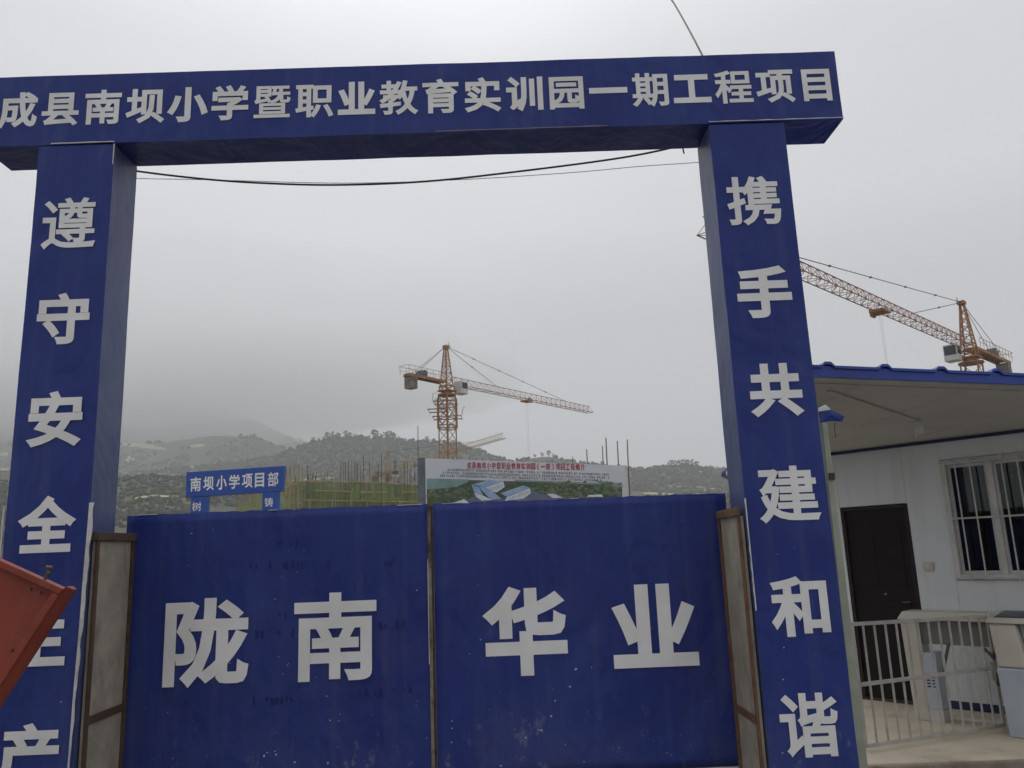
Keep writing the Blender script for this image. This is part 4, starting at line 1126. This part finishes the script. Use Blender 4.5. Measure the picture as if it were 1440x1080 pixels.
# ================================================================== SCAFFOLD AND BUILDING UNDER CONSTRUCTION
CY = 62.0
sc_ = empty('scaffold', (at(500, 700, CY).x, CY, GZ), 'yellow scaffolding wrapped in green netting left of the billboard', 'scaffolding')
def zq(x, y, Y=CY): return at(400 + x / 6.545, 590 + y / 6.545, Y)
def zbase(x, Y=CY): q = zq(x, 760, Y); return Vector((q.x, Y, GZ))
for x, top, r, mt in ((520, 380, .05, 'scaf_rust'), (545, 392, .04, 'scaf_rust'), (560, 395, .05, 'scaf_rust'), (590, 385, .05, 'scaf_rust'), (615, 378, .04, 'scaf_rust'), (650, 380, .05, 'scaf_rust'),
                       (672, 400, .04, 'scaf_rust'), (700, 430, .04, 'scaf_rust'), (728, 340, .06, 'scaf_rust'), (755, 440, .04, 'scaf_yellow'), (782, 380, .05, 'scaf_rust'), (830, 440, .04, 'scaf_yellow'), (893, 315, .06, 'scaf_rust'),
                       (925, 400, .04, 'scaf_yellow'), (1010, 380, .05, 'scaf_rust'), (1025, 372, .06, 'scaf_rust'), (1075, 440, .04, 'scaf_yellow'), (1108, 378, .05, 'scaf_rust'), (1130, 385, .05, 'scaf_rust'), (1168, 420, .04, 'scaf_yellow'),
                       (1200, 380, .05, 'scaf_rust'), (1228, 60, .06, 'scaf_rust'), (1246, 330, .05, 'scaf_yellow'), (435, 500, .05, 'scaf_rust'), (470, 540, .04, 'scaf_yellow'), (380, 560, .04, 'scaf_yellow'), (330, 560, .04, 'scaf_yellow'), (218, 508, .05, 'scaf_rust'),
                       (262, 512, .05, 'scaf_rust'), (300, 560, .04, 'scaf_yellow'), (35, 432, .06, 'scaf_yellow'), (70, 500, .05, 'scaf_yellow'), (110, 345, .05, 'scaf_yellow'), (165, 438, .06, 'scaf_yellow')):
    mb = MB(); mb.tube([zbase(x), zq(x + (0 if x != 1228 else 0), top)], r * .55, 6); mb.build('upright', M[mt], sc_)
rk = random.Random(21)
for k in range(34):
    x = rk.uniform(20, 1250); mt = 'scaf_yellow' if rk.random() < .6 else 'scaf_rust'
    MB().tube([zbase(x, CY + 1.5), zq(x, rk.uniform(400, 560), CY + 1.5)], rk.uniform(.02, .035), 6).build('upright', M[mt], sc_)
for (xa, ya, xb, yb) in ((170, 568, 945, 582), (180, 742, 1255, 760), (270, 655, 622, 664), (1095, 668, 1258, 670), (-10, 575, 172, 566), (700, 668, 945, 672), (945, 590, 1258, 600)):
    MB().tube([zq(xa, ya, CY - .3), zq(xb, yb, CY - .3)], .05, 6).build('ledger', M['scaf_yellow'], sc_)
MB().tube([zq(0, 628, CY - .4), zq(172, 565, CY - .4)], .05, 6).build('brace', M['scaf_yellow'], sc_)
MB().tube([zq(0, 715, CY - .4), zq(178, 655, CY - .4)], .04, 6).build('brace', M['scaf_rust'], sc_)
MB().tube([zq(0, 800, CY - .4), zq(170, 730, CY - .4)], .04, 6).build('brace', M['scaf_yellow'], sc_)
for x in (222, 236, 440, 612, 765, 912, 1062):
    MB().tube([zbase(x, CY - .5), zq(x, 660 if x in (612, 912) else 745, CY - .5)], .045, 6).build('upright', M['scaf_yellow'], sc_)
def net(pts, Y, jag=6):
    mb = MB(); P4 = [zq(x, y, Y) for x, y in pts]
    def fn(u, v):
        a = P4[0].lerp(P4[1], u); b = P4[3].lerp(P4[2], u); q = b.lerp(a, v)
        return q + Vector((0, .25 * noise.noise(Vector((q.x * .9, q.z * .4, Y))), 0))
    mb.grid(fn, 28, 6)
    return mb.build('safety_net', M['net'], sc_)
net([(190, 572), (620, 580), (620, 900), (190, 900)], CY + .3); net([(625, 582), (950, 586), (950, 900), (625, 900)], CY + .2); net([(955, 590), (1258, 600), (1258, 900), (955, 900)], CY + .3)
net([(-440, 780), (-30, 620), (-30, 1000), (-440, 1000)], CY + .8); net([(-28, 620), (178, 566), (178, 900), (-28, 900)], CY + .1); net([(628, 584), (695, 586), (695, 740), (628, 740)], CY - .1); net([(705, 708), (1060, 714), (1060, 742), (705, 742)], CY - .2)
shell = empty('concrete_shell', (at(500, 700, CY + 5).x, CY + 5, GZ), 'unfinished concrete frame with columns behind the green netting', 'building')
qa, qb = zq(190, 700, CY + 3), zq(1250, 700, CY + 3)
for k in range(12):
    x = qa.x + (qb.x - qa.x) * k / 11
    for dy in (3, 8):
        MB().box((x - .25, CY + dy, GZ), (x + .25, CY + dy + .5, qa.z + .6)).build('column', M['form'], shell)
MB().box((qa.x - .5, CY + 2.6, qa.z - 1.2), (qb.x + .5, CY + 9, qa.z - .9)).build('floor_slab', M['form'], shell)
MB().box((qa.x - .4, CY + 2.7, qa.z - 4.3), (qb.x + .4, CY + 9, qa.z - 4.0)).build('floor_slab', M['form'], shell)
for k in range(9):     # bundles of rebar starters
    x = qa.x + (qb.x - qa.x) * (k + .4) / 9.2
    mb = MB()
    for j in range(4): mb.tube([(x + .12 * j, CY + 3.2, qa.z + .5), (x + .12 * j, CY + 3.2, qa.z + 1.7 + .3 * math.sin(k * 5 + j))], .02, 4)
    mb.build('starter_bars', M['scaf_rust'], shell)
# pale propping left of the netting, seen under the small sign
pr = empty('formwork_props', (at(350, 700, 55).x, 55, GZ), 'row of pale timber props seen beneath the small blue sign', 'props')
for k, px in enumerate((336, 341, 347, 352, 358, 363, 403, 408, 414, 420)):
    q = at(px, 690 if px < 370 else 660 - (px - 403) * .4, 55)
    MB().tube([(q.x, 55, GZ), (q.x, 55, q.z + (k % 3) * .15)], .055, 6).build('prop', M['scaf_yellow'], pr)
# lone tall poles right of the crane, above the billboard
for px, top, bot, r0, lab in ((825, 632, 660, .055, 'shortest clear pole of the row rising above the billboard, nearest its middle'), (847, 627, 660, .05, 'slim pole just left of the tallest pole above the billboard'),
                          (852, 616, 662, .06, 'tallest dark pole rising above the billboard left of its right end'), (868, 620, 662, .055, 'lone pole midway between the tallest pole and the billboard right end'),
                          (882, 618, 690, .055, 'pole standing just beyond the right end of the billboard'), (805, 642, 660, .03, 'very thin short rod, leftmost of the poles above the billboard')):
    q = at(px, bot, 58); t = at(px, top, 58)
    o = MB().tube([Vector((q.x, 58, GZ)), t], r0, 6, r1=r0 * .75).build('scaffold_pole', M['scaf_rust'])
    tag(o, lab, 'pole', 'poles behind the billboard')
# rail posts
# ================================================================== TOWER CRANES
def lattice(mb, p0, p1, w, h, n, r, tri=False, rc=None):
    """box or triangular truss from p0 to p1"""
    p0, p1 = Vector(p0), Vector(p1); d = (p1 - p0).normalized(); rc = rc or r * 1.7
    up = Vector((0, 0, 1)) if abs(d.z) < .9 else Vector((0, 1, 0))
    s = d.cross(up).normalized(); u = s.cross(d).normalized()
    if tri: cor = [-s * w / 2, s * w / 2, u * h]
    else: cor = [-s * w / 2 - u * h / 2, s * w / 2 - u * h / 2, s * w / 2 + u * h / 2, -s * w / 2 + u * h / 2]
    for c in cor: mb.tube([p0 + c, p1 + c], rc, 5)
    m = len(cor)
    for k in range(n + 1):
        a = p0.lerp(p1, k / n)
        for i in range(m):
            j = (i + 1) % m
            if not tri or (i == 0): mb.tube([a + cor[i], a + cor[j]], r, 4, cap=False)
            if k < n:
                b = p0.lerp(p1, (k + 1) / n)
                if tri:
                    mid = (a + b) / 2
                    if i == 0: mb.tube([a + cor[0], b + cor[1]] if k % 2 else [a + cor[1], b + cor[0]], r, 4, cap=False)
                    elif i == 1: mb.tube([a + cor[1], mid + cor[2], b + cor[1]], r, 4, cap=False)
                    else: mb.tube([a + cor[0], mid + cor[2], b + cor[0]], r, 4, cap=False)
                else:
                    mb.tube([a + cor[i], b + cor[j]] if k % 2 else [a + cor[j], b + cor[i]], r, 4, cap=False)
    return mb
def crane(loc, H, ang, jib, cj, head, label, mats, k=1.0, cage=True, cw=2, trolley=.5, tilt=0.0, hook=8, side=1):
    r = empty('tower_crane', (0, 0, 0), label, 'tower crane', 'tower cranes over the site')
    yl, jb = mats
    w = 1.6 * k
    mb = lattice(MB(), (0, 0, 0), (0, 0, H - 1.6), w, w, int((H - 1.6) / 1.5), .045 * k, rc=.085 * k); mb.build('mast', yl, r)
    if cage:
        cg = MB(); z0, z1 = H - 6.0, H - 2.0
        lattice(cg, (0, 0, z0), (0, 0, z1), w * 1.14, w * 1.14, 3, .045, rc=.075)
        o = cg.build('climbing_cage', yl, r)
        ca, sa = math.cos(-ang), math.sin(-ang)
        def rv(x, y, z): return (x * ca - y * sa, x * sa + y * ca, z)      # platforms drawn square to the camera
        for z, xl, xr, rail in ((H - 2.55, 1.7, 1.3, 1), (H - 3.6, 2.4, .1, 0), (H - 4.6, 1.8, 1.9, 0), (H - 5.7, 1.1, 1.0, 0)):
            pf = MB()
            for ya, yb in ((-1.45, -1.1), (1.1, 1.4)):
                pf.hexa([rv(-xl, ya, z), rv(xr, ya, z), rv(xr, yb, z), rv(-xl, yb, z), rv(-xl, ya, z + .09), rv(xr, ya, z + .09), rv(xr, yb, z + .09), rv(-xl, yb, z + .09)])
            pf.tube([rv(-xl, -1.8, z), rv(-xl, 1.8, z)], .05, 4); pf.tube([rv(xr, -1.8, z), rv(xr, 1.8, z)], .05, 4)
            if rail:
                for yy in (-1.8, 1.7): pf.tube([rv(-xl, yy, z), rv(-xl, yy, z + 1.0), rv(-1.2, yy, z + 1.0)], .035, 4)
            if z == H - 4.6: pf.tube([rv(xr + .1, -1.8, z), rv(xr + .35, -1.8, z + 1.1), rv(xr + .6, -1.8, z + 1.1)], .04, 4)
            pf.build('platform', yl, o)
    sl = MB(); sl.tube([(0, 0, H - 1.6), (0, 0, H - 1.42)], 1.2 * k, 16); sl.tube([(0, 0, H - 1.42), (0, 0, H - 1.05)], .7 * k, 16); sl.box((-.9 * k, -.9 * k, H - 1.05), (.9 * k, .9 * k, H - .9)); lattice(sl, (0, 0, H - .9), (0, 0, H - .3), 1.4 * k, 1.4 * k, 1, .05, rc=.08); sl.build('slewing_ring', yl, r)
    # tower head, narrowing upwards
    hd = MB(); b0 = .62 * k
    for sx in (-1, 1):
        for sy in (-1, 1): hd.tube([(sx * b0, sy * b0, H - .35), (sx * .16, sy * .16, H + head)], .085 * k, 5)
    for q in range(6):
        t = q / 6; bb_ = b0 * (1 - t) + .16 * t; z = H - .35 + (head + .35) * t; t2 = (q + 1) / 6; b2 = b0 * (1 - t2) + .16 * t2; z2 = H - .35 + (head + .35) * t2
        C4 = [(-bb_, -bb_), (bb_, -bb_), (bb_, bb_), (-bb_, bb_)]; D4 = [(-b2, -b2), (b2, -b2), (b2, b2), (-b2, b2)]
        for i in range(4):
            j = (i + 1) % 4
            hd.tube([(*C4[i], z), (*C4[j], z)], .05 * k, 4); hd.tube([(*C4[i], z), (*D4[j], z2)], .045 * k, 4)
    hd.box((-.3, -.35, H + head - .25), (.45, .35, H + head + .1)); hd.tube([(.3, -.3, H + head + .1), (.3, -.3, H + head + .55)], .05, 5)
    hd.build('tower_head', yl, r)
    # jib along +x
    ht = jib * math.tan(tilt)
    jm = lattice(MB(), (1.0, 0, H + .1), (jib, 0, H + .1 + ht), 1.1 * k, 1.05 * k, int(jib / 1.35), .026 * k, tri=True, rc=.05 * k); jm.build('jib', jb, r)
    cjm = MB()
    for sy in (-.55 * k, .55 * k): cjm.bar((-.8, sy, H + .1), (-cj, sy, H + .1), .16, .32)
    for q in range(6): x = -.9 - (cj - 1) * q / 5.01; cjm.bar((x, -.54 * k, H + .1), (x, .54 * k, H + .1), .1, .15)
    cjm.box((-cj, -.5 * k, H + .27), (-1.0, .5 * k, H + .31))
    cjo = cjm.build('counter_jib', yl, r)
    rl = MB()
    for sy in (-.8 * k, .8 * k):
        rl.tube([(-1.2, sy, H + 1.25), (-cj - .6, sy, H + 1.25)], .03, 4); rl.tube([(-1.2, sy, H + .75), (-cj - .6, sy, H + .75)], .02, 4)
        q = 1.2
        while q < cj + .7: rl.tube([(-q, sy, H + .2), (-q, sy, H + 1.25)], .025, 4); q += 1.1
    rl.tube([(-cj - .6, -.8 * k, H + 1.25), (-cj - .6, .8 * k, H + 1.25)], .03, 4)
    rl.build('guard_rail', yl, cjo)
    wm = MB(); wm.box((-cj * .72, -.45, H + .32), (-cj * .55, .45, H + .95)); wm.tube([(-cj * .62, -.5, H + .8), (-cj * .62, .5, H + .8)], .36, 12); wm.build('winch', M['bb_back'], cjo)
    for q in range(cw):
        MB().box((-cj + .15 + q * .58, -.62 * k, H - 1.55), (-cj + .68 + q * .58, .62 * k, H - .08)).build('counterweight', M['cw'], r)
    cbm = MB(); cbm.box((.95, side * .45, H - 1.35), (2.35, side * 1.75, H + .35)); co = cbm.build('cab', M['cab'], r, bevel=.06)
    g_ = MB(); g_.box((2.352, side * .55, H - .75), (2.375, side * 1.65, H + .2)); g_.box((1.15, side * 1.752, H - .65), (2.2, side * 1.775, H + .15)); g_.box((1.15, side * .425, H - .65), (2.2, side * .448, H + .15)); g_.build('cab_glass', M['cab_glass'], co)
    top = Vector((0, 0, H + head))
    for i, (x, zz) in enumerate(((jib * .30, H + 1.15 * k + ht * .3), (jib * .80, H + 1.15 * k + ht * .8))):
        MB().tube([top, (x, 0, zz)], .035 * k, 5).build('pendant_line', M['rope'], r)
        for q in range(1, 5 if i else 2): 
            c = top.lerp(Vector((x, 0, zz)), q / (5 if i else 2)); 
            MB().tube([c + Vector((-.14, 0, .05)), c + Vector((.14, 0, -.05))], .085, 6).build('line_shackle', M['rope'], r)
    for sy in (-.5, .5): MB().tube([top, (-cj * .86, sy, H + .3)], .03 * k, 5).build('pendant_line', M['rope'], r)
    tx = jib * trolley; tz = H + .1 + ht * trolley
    tr = MB(); tr.box((tx - .8, -.6, tz - .35), (tx + .8, .6, tz - .15)); tr.box((tx - .5, -.75, tz - .55), (tx + .3, -.55, tz + .15)); tro = tr.build('trolley', yl, r)
    for sy in (-.22, .22): MB().tube([(tx + sy, 0, tz - .35), (tx + sy * .5, 0, tz - hook)], .008, 4).build('hoist_rope', M['wire'], tro)
    hk = MB(); hk.box((tx - .22, -.12, tz - hook - .5), (tx + .22, .12, tz - hook)); hk.tube([(tx, 0, tz - hook - .5), (tx, 0, tz - hook - .95), (tx + .12, 0, tz - hook - 1.05)], .05, 6); hk.build('hook', M['rope'], tro)
    r.location = loc; r.rotation_euler = (0, 0, ang)
    return r
j1 = Vector((22.0, 28.0)); a1 = math.atan2(j1.y, j1.x)
c1 = crane((-7.42, 100, GZ), 24.35, a1, 35.6, 7.4, 5.2, 'orange yellow tower crane rising behind the left end of the billboard', (M['crane'], M['crane_pink']), trolley=.50, side=-1, hook=11)
for q, (u0, w_) in enumerate(((1.6, .45), (2.2, .5), (2.9, .5), (3.6, .5), (4.4, .35), (4.9, .5), (5.6, .5), (6.3, .55))):   # small dark plates on the counter jib rail
    MB().box((-u0 - w_, .83, 25.25), (-u0, .86, 25.25 + w_)).build('rail_plate', M['bb_back'], c1)
j2 = Vector((12.6 - 48.2, 41.0 - 75.0)); a2 = math.atan2(j2.y, j2.x)
c2 = crane((48.2, 75, GZ), 20.75, a2, 48.9, 12.3, 5.0, 'red brown tower crane above the blue office roof at right', (M['crane'], M['crane_pink']), cage=False, cw=2, trolley=.46, hook=6, side=-1)
j3 = Vector((.1 + 29.5, 146.0 - 200)); a3 = math.atan2(j3.y, j3.x)
c3 = crane((-29.5, 200, GZ), 23.2, a3, 61, 12, 5.4, 'distant pale yellow tower crane low above the green netting', (M['crane_pale'], M['crane_pale']), cage=False, trolley=.3, hook=5)

# ================================================================== LOW CLOUD AND HAZE
def blob(name, c, rx, ry, rz, dens, label):
    mb = MB(); nu, nv = 40, 20
    mb.v.append((c[0], c[1], c[2] + rz))
    for j in range(1, nv):
        th_ = math.pi * j / nv
        for i in range(nu):
            ph = 2 * math.pi * i / nu
            p = Vector((math.sin(th_) * math.cos(ph), math.sin(th_) * math.sin(ph), math.cos(th_)))
            k = 1 + .16 * noise.noise(p * 2.2 + Vector(c) * .01) + .06 * noise.noise(p * 6)
            mb.v.append((c[0] + p.x * rx * k, c[1] + p.y * ry * k, c[2] + p.z * rz * k))
    mb.v.append((c[0], c[1], c[2] - rz)); last = len(mb.v) - 1
    for i in range(nu):
        mb.f.append((0, 1 + i, 1 + (i + 1) % nu)); b0 = 1 + (nv - 2) * nu
        mb.f.append((last, b0 + (i + 1) % nu, b0 + i))
    for j in range(nv - 2):
        for i in range(nu):
            a, b = 1 + j * nu + i, 1 + j * nu + (i + 1) % nu
            mb.f.append((a, a + nu, b + nu, b))
    o = mb.build(name, volume_material('mist', dens), smooth=True)
    return tag(o, label, 'cloud', kind='stuff')
cc = at(-40, 470, 1500)
blob('low_cloud', (cc.x, 1500, cc.z), 950, 280, 195, .0042, 'low grey cloud swallowing the top of the left mountain')
cc = at(330, 535, 1480)
blob('low_cloud', (cc.x, 1480, cc.z), 560, 130, 125, .0085, 'thinner veil of cloud trailing right from the mountain top')
HZ = MB().box((-4150, -4050, -5), (4150, 4250, 900))
o = HZ.build('haze', volume_material('thin_haze', 0.00045, (.975, .985, 1.0)))
tag(o, kind='stuff')
o['label'] = 'thin grey haze over the whole valley'
